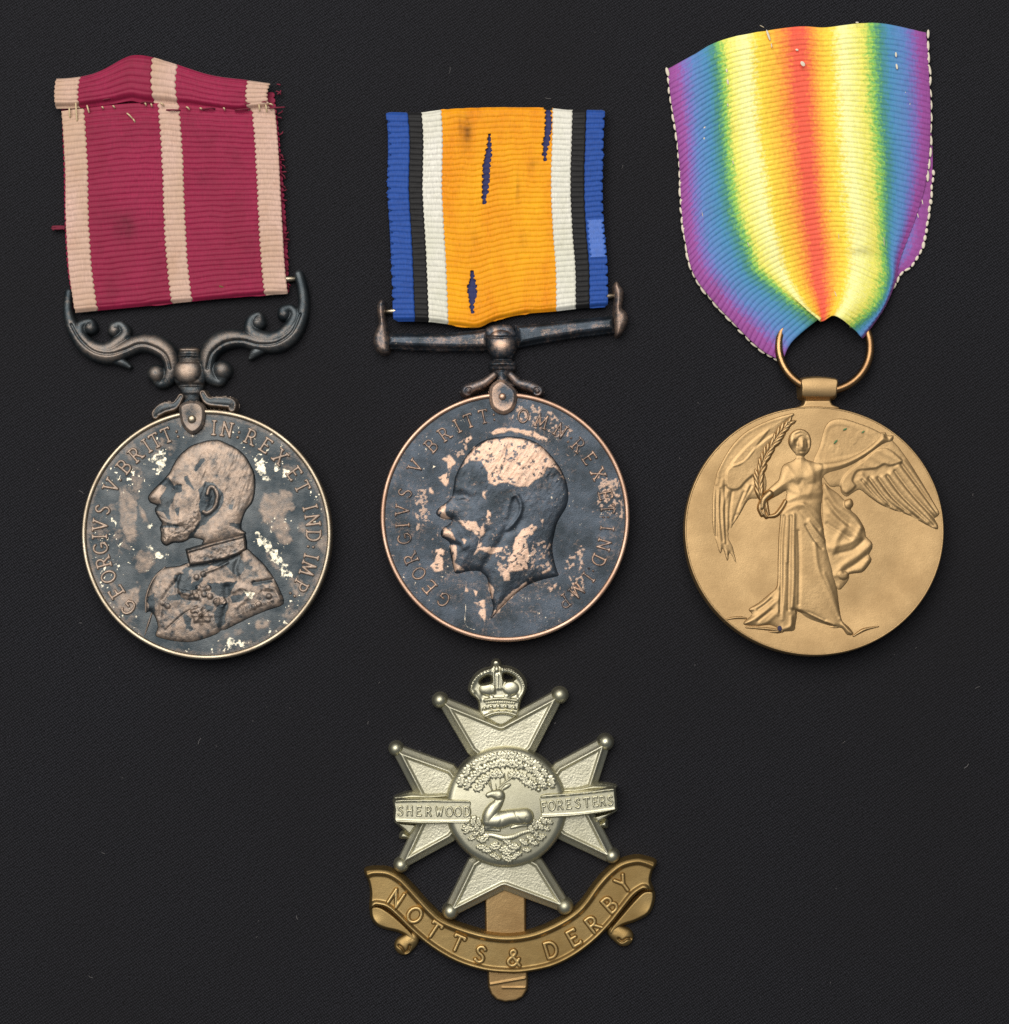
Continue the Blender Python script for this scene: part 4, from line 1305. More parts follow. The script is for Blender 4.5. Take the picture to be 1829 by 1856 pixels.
def left_wing(X, Y, d):
    z = zf3(X, Y)+.2+2.0*(1-np.exp(-np.maximum(d, 0)/7))
    z = z+feathers([[(800, 115), (640, 165), (480, 250), (360, 380), (290, 520)]], 4, 2.4, X, Y)
    z = z+feathers([[(300, 540), (275, 680), (268, 920)], [(330, 560), (300, 700), (305, 900), (318, 1040)], [(360, 640), (325, 760), (340, 960), (360, 1085)], [(500, 600), (450, 720), (410, 830)], [(540, 580), (480, 680), (440, 770)]], 3.2, 1.7, X, Y)
    z = z+feathers([[(285, 600), (285, 760), (285, 930)], [(315, 620), (315, 800), (330, 960)], [(470, 640), (430, 740), (400, 830)], [(345, 600), (345, 800), (350, 980)], [(390, 640), (375, 760), (372, 900)], [(520, 600), (465, 700), (425, 790)]], 2.2, -2.0, X, Y)
    z = z+ss(-2, 3, sdp(sm(zV([(700, 250), (560, 330), (470, 430), (380, 470), (350, 520), (360, 610), (430, 620), (490, 560), (560, 510), (640, 480)]), True, 4), X, Y))*1.5
    z = z+ss(-2, 3, sdp(sm(zV([(640, 220), (560, 270), (470, 350), (380, 460), (440, 460), (510, 400), (560, 330)]), True, 4), X, Y))*1.1
    return z+.3*(fbm(X, Y, 6, 2, 3)-.5)


poly_relief(T3, 'wing', zV(lw), left_wing, M['bronze'], disc3, 38, 1.2, True, 2.0, 30.0, None, 3)
rw = [(930, 440), (970, 340), (1005, 215), (1050, 160), (1130, 150), (1230, 180), (1340, 225), (1460, 300), (1560, 430), (1640, 560), (1720, 700), (1762, 780), (1735, 810), (1752, 862), (1740, 885), (1640, 835), (1560, 790), (1480, 762), (1380, 722), (1300, 668), (1240, 622), (1195, 640), (1150, 668), (1115, 640), (1105, 600), (1040, 600), (985, 520)]


def right_wing(X, Y, d):
    z = zf3(X, Y)+.2+1.9*(1-np.exp(-np.maximum(d, 0)/6))
    z = z+ss(-2, 4, -sdp(sm(zV([(1040, 215), (1120, 200), (1240, 240), (1330, 300), (1240, 370), (1040, 420), (980, 410), (1010, 320)]), True, 4), X, Y))*.4-.2
    z = z+feathers([[(1005, 220), (1060, 165), (1200, 180), (1340, 235)]], 5, .8, X, Y)
    z = z+feathers([[(1280, 560), (1380, 680), (1470, 750)], [(1330, 550), (1430, 680), (1560, 780)], [(1390, 540), (1500, 680), (1680, 840)], [(1440, 520), (1560, 660), (1740, 870)], [(1490, 470), (1620, 640), (1745, 800)], [(1530, 440), (1660, 620), (1755, 775)], [(1230, 560), (1310, 650), (1400, 715)], [(1250, 520), (1270, 570)]], 4.0, 2.6, X, Y)
    z = z+feathers([[(1300, 545), (1410, 690), (1520, 770)], [(1360, 545), (1470, 690), (1620, 815)], [(1420, 530), (1530, 680), (1720, 860)], [(1470, 500), (1590, 660), (1748, 830)], [(1255, 560), (1340, 660), (1430, 735)], [(1515, 455), (1640, 630), (1750, 785)]], 2.2, -2.6, X, Y)
    cov = [(1110, 610), (1130, 540), (1190, 480), (1260, 430), (1340, 360), (1420, 350), (1500, 410), (1515, 440), (1440, 465), (1400, 455), (1350, 480), (1280, 490), (1220, 500), (1190, 560), (1210, 600), (1150, 650)]
    z = z+ss(-2, 3, sdp(sm(zV(cov), True, 4), X, Y))*1.6
    z = z+feathers([[(1370, 370), (1430, 400), (1500, 435)], [(1310, 400), (1360, 430), (1410, 455)], [(1250, 440), (1300, 470), (1340, 480)]], 4, 1.3, X, Y)
    z = z+ball_bumps(zV([(1180, 260), (1210, 280), (1240, 255), (1195, 300), (1060, 350), (1100, 370)]), 7, .25, X, Y)
    return z+.3*(fbm(X, Y, 6, 2, 3)-.5)


poly_relief(T3, 'wing', zV(rw), right_wing, M['bronze'], disc3, 38, 1.2, True, 2.0, 30.0, None, 3)
dr = [(990, 600), (1040, 610), (1100, 650), (1140, 690), (1180, 680), (1195, 720), (1180, 755), (1225, 800), (1270, 880), (1280, 930), (1315, 970), (1320, 1010), (1300, 1050), (1315, 1085), (1290, 1130), (1250, 1170), (1170, 1180), (1165, 1210), (1140, 1250), (1090, 1285), (1040, 1180), (1000, 1000)]


def drape(X, Y, d):
    z = zf3(X, Y)+.2+2.2*(1-np.exp(-np.maximum(d, 0)/5))
    z = z+feathers([[(1010, 610), (1080, 730), (1180, 800), (1240, 870)], [(1035, 780), (1120, 850), (1190, 905), (1230, 940)], [(1240, 880), (1190, 960), (1080, 1000), (1040, 1010)], [(1310, 985), (1220, 1060), (1130, 1120), (1075, 1190)], [(1290, 1090), (1240, 1150), (1170, 1165)], [(1130, 880), (1080, 960), (1065, 1040)]], 5.0, 2.7, X, Y)
    z = z+feathers([[(1020, 690), (1100, 800), (1160, 850)], [(1020, 850), (1100, 900), (1170, 945)], [(1260, 960), (1190, 1020), (1070, 1050)], [(1280, 1060), (1200, 1120), (1130, 1165)]], 3.6, -2.4, X, Y)
    x, y = V1((1165, 715))
    z = z+dome(x, y, 9, 10, 3, X, Y)
    x, y = V1((1125, 1190))
    z = z+dome(x, y, 10, 8, 2.4, X, Y)
    return z+.3*(fbm(X, Y, 6, 2, 3)-.5)


poly_relief(T3, 'drapery', zV(dr), drape, M['bronze'], disc3, 39, 1.2, True, 2.0, 30.0, None, 3)

body = [(742, 450), (800, 425), (820, 395), (785, 350), (768, 300), (785, 245), (840, 218), (895, 240), (918, 300), (905, 360), (880, 400), (900, 425), (985, 440), (1070, 432), (1150, 412), (1240, 372), (1310, 325), (1350, 285), (1380, 245), (1410, 240), (1425, 262), (1465, 262), (1450, 308), (1390, 328), (1310, 388), (1210, 452), (1110, 500), (1010, 530), (990, 560), (1000, 640), (985, 720), (985, 800),
        (1000, 880), (1015, 960), (1040, 1060), (1070, 1180), (1088, 1290), (1100, 1400), (1115, 1490), (1160, 1530), (1192, 1578), (1150, 1585), (1115, 1540), (1060, 1540), (960, 1515), (880, 1485), (830, 1450), (812, 1500), (800, 1555), (740, 1562), (690, 1575), (620, 1562), (690, 1545), (640, 1520), (560, 1525), (480, 1522), (465, 1500), (520, 1450), (500, 1415), (560, 1375), (640, 1310), (688, 1260), (695, 1100), (700, 950), (712, 800), (705, 790), (730, 740), (745, 690),
        (752, 628), (700, 658), (628, 690), (612, 650), (650, 602), (698, 560), (712, 515), (722, 478)]
bodyp = sm(zV(body), True, 3)


def figure(X, Y, d):
    dp = np.maximum(d, 0)
    z = zf3(X, Y)+.3+3.3*(1-np.exp(-dp/7.0))+2.0*(1-np.exp(-dp/22))
    R = lambda pts, w, a: ridge(zV(pts), w*1.12, a*.54, X, Y)

    def Bm(x, y, rx, ry, a, rot=0):
        x, y = V1((x, y))
        return bump(x, y, rx/3.66, ry/3.66, a*.7, X, Y, rot)
    # head: hair, face planes, neck
    z = z+Bm(862, 345, 34, 50, 1.8)+R([(778, 320), (785, 275), (810, 240), (855, 226), (898, 250), (912, 310), (908, 372)], 4.5, 2.6)+R([(826, 330), (832, 285), (862, 268), (892, 288), (897, 335)], 2.4, -2.0)+R([(800, 262), (850, 246), (890, 262)], 2.0, -1.0)+Bm(795, 300, 26, 30, 2.4)+R([(818, 305), (840, 298), (888, 298)], 3.0, -1.3)+R([(860, 300), (858, 340)], 2.4, 2.0)+R([(846, 368), (878, 368)], 2.0, -1.4)+R([(812, 300), (824, 360), (845, 396)], 3.0, -1.6)+R([(838, 402), (885, 402)], 4, -2.8)
    # chest, arms
    z = z+Bm(815, 535, 40, 38, 2.2)+Bm(908, 532, 40, 38, 2.2)+R([(760, 470), (800, 540), (840, 640)], 4, 1.0)+R([(900, 440), (930, 540), (900, 660)], 4, 1.0)+R([(790, 575), (830, 590), (862, 560), (900, 590), (950, 575)], 4, -1.2)+R([(780, 620), (860, 650), (960, 610)], 4, 1.0)+R([(990, 460), (1150, 440), (1290, 368), (1380, 295)], 8, 3.4)+R([(985, 530), (1000, 470), (985, 440)], 3, -1.2)
    z = z+R([(755, 480), (720, 560), (640, 630)], 7, 1.6)+R([(1400, 250), (1430, 285)], 2.4, -1.4)
    # waist folds
    z = z+R([(760, 690), (860, 660), (980, 640)], 4, 1.2)+R([(750, 720), (870, 700), (975, 680)], 4, -1.0)+R([(730, 770), (830, 720), (900, 740), (970, 800)], 4.5, 2.0)+R([(860, 720), (920, 800), (985, 880)], 4, 1.8)+R([(840, 760), (900, 830), (960, 880)], 4, -1.6)
    # skirt folds
    for l, a in (([(722, 800), (705, 950), (698, 1250), (690, 1450)], 1.8), ([(752, 800), (738, 1000), (735, 1250), (720, 1480)], 1.8), ([(798, 790), (795, 1000), (795, 1200), (785, 1400)], 3.0), ([(770, 820), (762, 950), (752, 1100)], 1.5),
                 ([(900, 830), (960, 920), (1000, 960)], 2.4), ([(940, 980), (960, 1150), (1040, 1330), (1100, 1470)], 1.6), ([(1000, 1180), (1060, 1330), (1110, 1460)], 1.4),
                 ([(690, 1270), (600, 1370), (510, 1412)], 2.2), ([(680, 1360), (590, 1440), (480, 1505)], 2.2), ([(690, 1430), (620, 1500), (560, 1520)], 1.6), ([(840, 1420), (940, 1470), (1060, 1520)], 2.0), ([(1110, 1480), (1140, 1540), (1180, 1575)], 2.6), ([(780, 1470), (770, 1530), (690, 1562)], 2.4)):
        z = z+R(l, 3.4, a)
    for l in ([(735, 800), (720, 980), (715, 1250), (705, 1430)], [(780, 800), (770, 1000), (765, 1250), (760, 1420)], [(830, 900), (835, 1100), (830, 1380)], [(880, 860), (940, 960), (985, 1010)], [(650, 1350), (560, 1420)], [(650, 1420), (560, 1490)], [(800, 1420), (900, 1440), (1000, 1490)]):
        z = z+R(l, 2.6, -1.9)
    z = z-2.2*ss(-2, 2, sdp(zV([(810, 1420), (880, 1440), (1000, 1500), (1080, 1530), (900, 1530), (830, 1500)]), X, Y))
    return z+.25*(fbm(X, Y, 6, 2, 3)-.5)


poly_relief(T3, 'figure', zV(body), figure, M['bronze'], disc3, 41, 1.1, True, 2.2, 30.0, None, 3)
# the branch in the hand
stem = [(612, 800), (585, 700), (572, 600), (580, 500), (620, 390), (690, 280), (775, 172)]
tube_relief(T3, 'branch_stem', [[(1220+x*500/1829, 720+y*500/1829, 1.6) for x, y in stem]], TH+.6, M['bronze'], disc3, 40, 1.0, 1.0, 2.0, 31.0)
lv = resample(stem, np.linspace(.18, .97, 15))
for i, (x, y) in enumerate(lv):
    for sd in (-1, 1):
        k = np.array(lv[min(i+1, 14)])-np.array(lv[max(i-1, 0)])
        a = math.atan2(k[1], k[0])+sd*random.uniform(.25, .5)
        ln = random.uniform(80, 115)*(1-.25*i/14)
        pts = [(x+sd*6*math.sin(-a), y+sd*6*math.cos(a), 2.2), (x+ln*.35*math.cos(a), y+ln*.35*math.sin(a), 8.5), (x+ln*.7*math.cos(a), y+ln*.7*math.sin(a), 7.5), (x+ln*math.cos(a), y+ln*math.sin(a), 1.5)]
        tube_relief(T3, 'branch_leaf', [[(1220+px*500/1829, 720+py*500/1829, r*.40) for px, py, r in pts]], TH+.1+random.uniform(0, .5), M['bronze'], disc3, 40, 1.0, .95, 2.0, 31.0)
tube_relief(T3, 'hand', [[(1220+x*500/1829, 720+y*500/1829, r*.42) for x, y, r in s] for s in ([(640, 650, 16), (600, 690, 14), (590, 740, 10)], [(585, 700, 6), (572, 745, 6), (590, 790, 5)], [(600, 720, 6), (600, 770, 6), (618, 805, 4)], [(615, 700, 6), (622, 750, 6), (632, 790, 4)])], TH+1.0, M['bronze'], disc3, 40, 1.0, 1.0, 2.0, 31.0)
tube_relief(T3, 'sash_end', [[(1220+x*500/1829, 720+y*500/1829, r*.42) for x, y, r in [(630, 800, 4), (680, 790, 7), (720, 745, 8), (745, 700, 7)]]], TH+.4, M['bronze'], disc3, 40, 1.0, .9, 2.0, 31.0)
for s in ([(350, 1482, 5), (420, 1470, 7), (480, 1475, 5)], [(1190, 1592, 5), (1250, 1555, 8), (1300, 1540, 6), (1355, 1530, 4)], [(480, 1535, 5), (620, 1545, 7), (720, 1560, 6)]):
    tube_relief(T3, 'ground_line', [[(1220+x*500/1829, 720+y*500/1829, r*.42) for x, y, r in s]], TH-1.0, M['bronze'], disc3, 38, 1.0, 1.3, 2.5, 30.0)
# base swell under the feet
# stains and verdigris
M['verdigris'] = plain('green_verdigris', srgb(92, 138, 90))
M['inkspot'] = plain('dark_blue_spot', srgb(60, 56, 86))
for x, y, l, w, a, mt, zz in ((1078, 305, 5, 1.6, .8, 'verdigris', 38), (1140, 222, 4, 1.6, .4, 'verdigris', 39), (1260, 240, 3.5, 1.5, .6, 'verdigris', 39), (700, 1543, 4, 5, .2, 'inkspot', 41.5), (185, 1135, 5, 4, .6, 'inkspot', 34.5)):
    px, py = V1((x, y))
    T3.link_copy('stain_spot', bead_mesh(mt), (px, py, zz), 39, (0, 0, a), (l, w, 1.2), disc3)

# suspension loop and ring
poly_relief(T3, 'suspension_loop', zW([(880, 1185), (920, 1168), (1000, 1163), (1080, 1170), (1128, 1185), (1125, 1240), (1118, 1298), (1085, 1312), (1095, 1345), (1140, 1375), (860, 1375), (905, 1345), (912, 1312), (885, 1296), (882, 1240)]),
            lambda X, Y, d: 22+13*np.sqrt(np.clip(1-((Y-(350+1235*520/1829))/24)**2, 0, 1))*ss(-1, 4, d)+2*ss(0, 3, d)-3*np.exp(-((Y-(350+1310*520/1829))/2.5)**2), M['bronze'], None, 34, 1.0, True, 14, -3, None, 2)
P, F = [], []
nr, nm = 96, 14
cxr, cyr = 1495.0, 628.0
for i in range(nr):
    a = 2*math.pi*i/nr
    for j in range(nm):
        b = 2*math.pi*j/nm
        rad = 83+7.4*math.cos(b)
        P.append((cxr+rad*math.cos(a), cyr-rad*.98*math.sin(a), 17+7.4*math.sin(b)-9*math.sin(a)))
for i in range(nr):
    for j in range(nm):
        F.append((i*nm+j, ((i+1) % nr)*nm+j, ((i+1) % nr)*nm+(j+1) % nm, i*nm+(j+1) % nm))
T3.mesh('ring', np.array(P), np.array(F), M['ringm'], None, 20)

# rainbow ribbon: columns down the cloth
A_, B_ = (lambda p: zU(p)), (lambda p: zW(p))
cols = [
    (0.0, A_([(72, 345), (95, 550), (130, 760), (150, 1000), (162, 1250), (192, 1470), (242, 1650)])+B_([(345, 700), (450, 810), (560, 925), (660, 1010), (775, 1070)])),
    (.125, A_([(235, 262), (260, 520), (272, 760), (285, 1000), (310, 1250), (350, 1450), (430, 1620)])+B_([(520, 650), (640, 760), (740, 860), (830, 950)])),
    (.24, A_([(378, 185), (410, 450), (428, 760), (450, 1000), (490, 1270), (575, 1500)])+B_([(590, 480), (700, 580), (830, 700), (985, 815)])),
    (.345, A_([(560, 138), (580, 450), (600, 760), (640, 1000), (680, 1270), (740, 1480)])+B_([(760, 480), (820, 600), (900, 720), (1000, 820)])),
    (.5, A_([(880, 86), (900, 400), (915, 650), (935, 900), (965, 1250), (1000, 1500)])+B_([(990, 540), (1015, 660), (1025, 815)])),
    (.60, A_([(1050, 92), (1060, 400), (1075, 650), (1090, 900), (1110, 1250), (1150, 1500)])+B_([(1130, 560), (1115, 680), (1075, 785)])),
    (.665, A_([(1185, 78), (1195, 400), (1205, 650), (1235, 1000), (1275, 1300), (1270, 1500)])+B_([(1235, 560), (1190, 690), (1110, 800)])),
    (.765, A_([(1372, 60), (1385, 400), (1395, 650), (1425, 950), (1430, 1300), (1435, 1500)])+B_([(1435, 540), (1370, 720), (1215, 865)])),
    (.875, A_([(1535, 84), (1550, 400), (1555, 650), (1560, 950), (1535, 1300), (1490, 1520)])+B_([(1470, 560), (1400, 740), (1262, 915)])),
    (1.0, A_([(1702, 112), (1715, 400), (1724, 600), (1718, 850), (1692, 1080), (1630, 1290), (1535, 1540)])+B_([(1490, 580), (1412, 750), (1285, 925)]))]
f3 = loft(cols)


def zr3(U, V):
    pl = 6*np.exp(-((U-.345)/.07)**2)+7*np.exp(-((U-.675)/.06)**2)-3*np.exp(-((U-.5)/.07)**2)
    low = ss(.78, 1.0, V)
    z = 17+pl*(.5+.6*V)
    z = z-8*ss(.14, 0, U)*(1-.3*V)-9*ss(.86, 1, U)
    z = z+low*(9*np.exp(-((U-.30)/.07)**2)-6*ss(.26, .10, U)+8*np.exp(-((U-.70)/.07)**2)-5*np.exp(-((U-.60)/.035)**2))
    z = z+4*np.exp(-((U-.70)/.09)**2-((V-.80)/.03)**2)
    return z+9*low-6*ss(.05, 0, V)+1.5*np.sin(V*11+U*5)


NR3 = 58
ribr = strip(T3, 'ribbon', f3, 0, 1, NR3, zr3, M['rainbow'], None, 24, 480, 2.9, 0, 0, seed=3, stains=[zU([(1270, 1505)])[0]+(26, 8, .35)], label='rainbow ribbed ribbon shading from violet to red')
# the tail of the ribbon behind, seen at the right
rb = A_([(1690, 300), (1722, 700), (1735, 930), (1722, 1150), (1696, 1330), (1672, 1470), (1600, 1585), (1530, 1640)])+B_([(1500, 560), (1400, 760), (1280, 900)])
lb = A_([(1250, 300), (1280, 700), (1300, 1000), (1300, 1300)])+B_([(1300, 500), (1250, 700), (1200, 850)])
fbk = loft([(.72, lb), (1.0, rb)])
strip(T3, 'ribbon_back', fbk, .72, 1.0, 46, lambda U, V: 7-3*ss(.9, 1, U)+0*V, M['rainbow'], ribr, 14, 480, 1.4, seed=6)
# white loops along the edges


def picots(edge, n, z, v0=0, v1=1, out=-1, zr=20):
    vs = np.linspace(v0, v1, n)
    P = resample(edge, vs)
    Q = resample(edge, np.clip(vs+.004, 0, 1))
    Q0 = resample(edge, np.clip(vs-.004, 0, 1))
    ln = np.sum(np.hypot(*np.diff(resample(edge, np.linspace(v0, v1, 60)), axis=0).T))/n
    for p, q, q0 in zip(P, Q, Q0):
        d = q-q0
        d = d/np.hypot(*d)
        nx, ny = d[1]*out, -d[0]*out
        j1, j2, j3 = random.uniform(-.9, .9), random.uniform(.8, 1.12), random.uniform(.78, 1.15)
        T3.link_copy('edge_loop', bead_mesh('picot'), (p[0]+nx*(.8+j1), p[1]+ny*(.8+j1), z-.8), zr, (0, 0, math.atan2(-d[1], d[0])+random.uniform(-.2, .2)), (ln*.50*j2, 3.1*j3, 2.2), ribr)


picots(cols[0][1], 36, 9.5, .012, .985, -1)
picots(cols[-1][1], 13, 9, .01, .45, 1)
picots(rb, 18, 6, .38, .80, 1, 14)
for x, y, a, l, w in ((700, 150, 1.25, 18, 3.2), (720, 215, 1.45, 7, 1.8), (660, 95, .5, 8, 1.0), (880, 240, .3, 5, 3.4), (915, 330, .9, 9, 6), (1500, 270, 1.5, 8, 3.2), (1505, 345, 1.4, 9, 3.4), (1562, 500, 1.6, 4, 1.3), (1590, 575, 1.6, 5, 1.3), (440, 370, 1.4, 6, 3), (447, 440, 1.4, 9, 3.2), (447, 585, 1.4, 5, 2),
                      (302, 720, 1.45, 9, 3.4), (300, 790, 1.5, 5, 2.4), (290, 1270, 1.4, 14, 1.0), (480, 945, 1.3, 6, 1.6), (1085, 1250, 1.5, 4, 1.2), (1255, 72, .1, 5, 2.4), (1668, 1190, 1.4, 8, 1.6), (1640, 1275, 1.3, 7, 1.6), (1140, 1410, 1.5, 9, .9), (1425, 1440, 1.5, 14, 1.0), (575, 1460, 1.2, 8, 1.4), (1120, 1770, 1.2, 9, 1.4), (1345, 1740, 1.4, 10, 1.4), (1330, 1790, 1.2, 7, 1.8)):
    px, py = zU([(x, y)])[0]
    uu = (px-1215)/470
    T3.link_copy('snagged_thread', bead_mesh('picot'), (px, py, 21.5+(3 if 900 < x < 1320 else 0)+(2 if 500 < x < 760 else 0)-(4 if x < 330 or x > 1560 else 0)), 24, (0, 0, a+math.pi/2*0+(math.pi-2*a)), (l*.62, w*.62, 1.1), ribr)
# ================================================================== the badge
TB = Thing('cap_badge', 'white metal star badge with crown, deer and brass lettered scroll, below the medals', 'badge', 920, 1520)
zK, zL, zN, zP, zO = Z(640, 1180, 570), Z(640, 1540, 570), Z(800, 1340, 240), Z(830, 1190, 150), Z(640, 1540, 570)
zBL, zBR = Z(700, 1390, 180), Z(960, 1390, 180)
# brass tongue (slider) behind
poly_relief(TB, 'slider', [(878, 1590), (953, 1590), (953.5, 1700), (957, 1780), (956, 1795), (948, 1808), (935, 1815), (915, 1817), (900, 1813), (890, 1803), (885, 1790), (884, 1760), (880, 1690)],
            lambda X, Y, d: 7+3*ss(0, 3, d)+ridge(zL([(800, 783), (1000, 748)]), 1.6, 1.8, X, Y)+ridge(zL([(870, 803), (1000, 803)]), 1.4, 1.6, X, Y)+.15*(fbm(X, Y, 10, 2, 3)-.5), M['brass2'], None, 10, 1.2, False, 14, -3)


# star arms
def arm(pts, zt=None, crown=0):
    P = zK(pts)

    def f(X, Y, d):
        z = 15+8.5*np.clip(d/10.5, 0, 1)
        z = z+3.4*np.exp(-((d-13.2)/2.6)**2)-1.6*ss(15, 18, d)
        return z+.5*(fbm(X, Y, 2.2, 2, 2)-.5)*ss(17, 20, d)
    return poly_relief(TB, 'star_arm', P, f, M['nickel_g'], None, 26, 1.05, False, 14, -3)


star = arm([(505, 275), (545, 277), (860, 405), (1165, 240), (1205, 240), (1222, 275), (1060, 590), (865, 760), (668, 600), (495, 305)])
arm([(262, 545), (290, 560), (585, 665), (760, 900), (585, 1110), (300, 1265), (265, 1270), (250, 1240), (400, 920), (228, 590)])
arm([(1455, 505), (1490, 525), (1492, 565), (1385, 900), (1530, 1185), (1520, 1225), (1470, 1228), (1200, 1100), (1000, 900), (1175, 655)])
arm([(672, 1215), (538, 1490), (540, 1530), (590, 1545), (880, 1398), (1205, 1520), (1250, 1505), (1258, 1470), (1098, 1215), (865, 1080)])
# ball tips
for x, y, r in ((505, 288, 14.5), (1203, 258, 15.5), (248, 570, 13.5), (1470, 532, 15.5), (278, 1248, 14), (1508, 1195, 14), (566, 1518, 15.5), (1232, 1490, 15.5)):
    px, py = zK([(x, y)])[0]
    cx_, cy_ = 917, 1463
    X, Y = grid(px-r-4, py-r-4, px+r+4, py+r+4, .9)
    d = r-np.hypot(X-px, Y-py)
    z = np.where(d > 0, 12+1.25*r*rnd(d, r), 12+14*d)
    TB.field('ball_tip', X, Y, np.maximum(z, -4), d > -2.4, M['nickel'], None, 24)

# centre boss
BX, BY, BR = 917.3, 1463.5, 111.0


def boss_z(X, Y):
    r = np.hypot(X-BX, Y-BY)
    d = BR-r
    return 22+15*np.sqrt(np.clip(1-(1-np.clip(d/15, 0, 1))**2, 0, 1))+6*(1-np.clip(r/BR, 0, 1)**2)


X, Y = grid(BX-BR-4, BY-BR-4, BX+BR+4, BY+BR+4, 1.2)
d = BR-np.hypot(X-BX, Y-BY)
z = np.where(d > 0, boss_z(X, Y), 22+14*d)+.08*(fbm(X, Y, 6, 2, 3)-.5)
boss = TB.field('boss', X, Y, z, d > -3, M['nickel'], None, 38)
# wreath of oak leaves
LEAF = base_mesh('oak_leaf', 'leaf', M['nickel'])
BEADN = bead_mesh('nickel')
rw_ = np.random.RandomState(21)


def leaf(x, y, ang, ln, wd=1.0):
    r = math.hypot(x-BX, y-BY)
    zz = float(boss_z(np.array([x]), np.array([y]))[0])
    o = TB.link_copy('oak_leaf', LEAF, (x, y, zz+1.4), 42, (0, 0, 0), (ln, ln*wd, 15), boss)
    o.rotation_euler = (0, 0, ang)
    return o


for side in (-1, 1):
    for k in range(11):
        th = math.radians(3+k*10.5)             # from the top round to the banner
        for ring, (rad, ln) in enumerate(((91, 25), (79, 27), (66, 23))):
            if ring == 2 and (k < 1 or k > 9):
                continue
            a = th+rw_.randn()*.03+ring*.06
            x, y = BX+side*math.sin(a)*rad, BY-math.cos(a)*rad
            if y > 1436:
                continue
            tang = math.atan2(-(-math.sin(a)*-1), side*math.cos(a))  # direction of travel towards the top
            dirx, diry = -side*math.cos(a), -math.sin(a)
            out = (.12, 0.0, -.45)[ring]+rw_.randn()*.12
            base = math.atan2(-diry, dirx)-side*out
            leaf(x, y, base, ln*(1+rw_.randn()*.08), .95)
    for k in range(12):
        th = math.radians(174-k*8.2)
        for ring, (rad, ln) in enumerate(((91, 20), (81, 22), (70, 20), (60, 16))):
            a = th+rw_.randn()*.05
            x, y = BX+side*math.sin(a)*rad, BY-math.cos(a)*rad
            if y < 1494 or (ring == 3 and y > 1532):
                continue
            if ring >= 2 and abs(x-BX) < 42 and y < 1532:
                continue
            dirx, diry = side*math.cos(a)*-1*-1, math.sin(a)*-1
            base = math.atan2(-diry, dirx)+side*(.5-ring*.4+rw_.randn()*.2)
            leaf(x, y, base, ln*(1+rw_.randn()*.1), .8)
for x, y in ((1310, 615), (1420, 570), (1500, 630), (1345, 700), (1440, 440), (1420, 650), (1050, 370), (600, 390), (1560, 560)):
    px, py = zN([(x, y)])[0]
    TB.link_copy('acorn', BEADN, (px, py, float(boss_z(np.array([px]), np.array([py]))[0])+1), 42, (0, 0, 0), (4.6, 4.6, 4), boss)


# the deer
def deer(X, Y, d):
    pass


kk = 240/1829


def sn(pts):
    return [(800+x*kk, 1340+y*kk, r*kk) for x, y, r in pts]


deer_t = [sn(p) for p in (
    [(650, 775, 42), (700, 760, 50), (790, 770, 82), (800, 790, 80)], [(815, 800, 70), (780, 890, 72), (720, 960, 95), (670, 1050, 105), (650, 1130, 95)], [(660, 1130, 95), (800, 1120, 125), (950, 1080, 115), (1060, 1070, 112)],
    [(1050, 1075, 112), (1150, 1065, 118), (1170, 1075, 112)], [(660, 1200, 70), (640, 1235, 50), (800, 1262, 26)], [(970, 1225, 26), (1080, 1195, 34), (1200, 1170, 40), (1260, 1130, 34)],
    [(850, 690, 26), (900, 655, 36), (945, 632, 22)])]
tube_relief(TB, 'deer', deer_t, 42, M['nickel'], boss, 48, .9, .85, 5, 36.5, lambda X, Y, d: -.8*ridge(sn([(1010, 980, 1), (1060, 1090, 1), (1160, 1170, 1)]), 2.2, 1, X, Y)-.5*ridge(sn([(800, 1010, 1), (830, 1100, 1), (790, 1200, 1)]), 2.4, 1, X, Y)-1.2*ridge(sn([(770, 850, 1), (860, 830, 1)]), 2, 1, X, Y))
for s in ([(795, 670, 9), (860, 605, 13), (950, 545, 14), (1000, 490, 13), (1005, 430, 7)], [(875, 590, 10), (885, 520, 8)], [(930, 555, 10), (925, 455, 7)], [(815, 645, 9), (812, 575, 7)], [(700, 700, 11), (660, 620, 12), (610, 560, 9)], [(640, 600, 9), (600, 530, 7)], [(690, 660, 9), (665, 500, 6)], [(760, 680, 10), (750, 620, 7)]):
    tube_relief(TB, 'antler', [sn(s)], 43.2, M['nickel'], boss, 46, .8, 1.5, 5, 36.5)
tube_relief(TB, 'ground_scroll', [sn([(560, 1120, 9), (500, 1095, 11), (468, 1160, 12), (500, 1260, 14), (580, 1320, 34), (700, 1330, 40), (780, 1350, 48), (870, 1370, 54), (990, 1350, 48), (1110, 1300, 40), (1230, 1260, 34), (1310, 1180, 22), (1370, 1110, 20)])], 39.5, M['nickel'], boss, 44, .9, .8, 5, 35,
            lambda X, Y, d: 1.0*np.sin(X*2.1)*np.exp(-((Y-(1340+1300*kk))/6)**2)*ss(800+820*kk, 800+860*kk, X)*ss(0, 2, d))

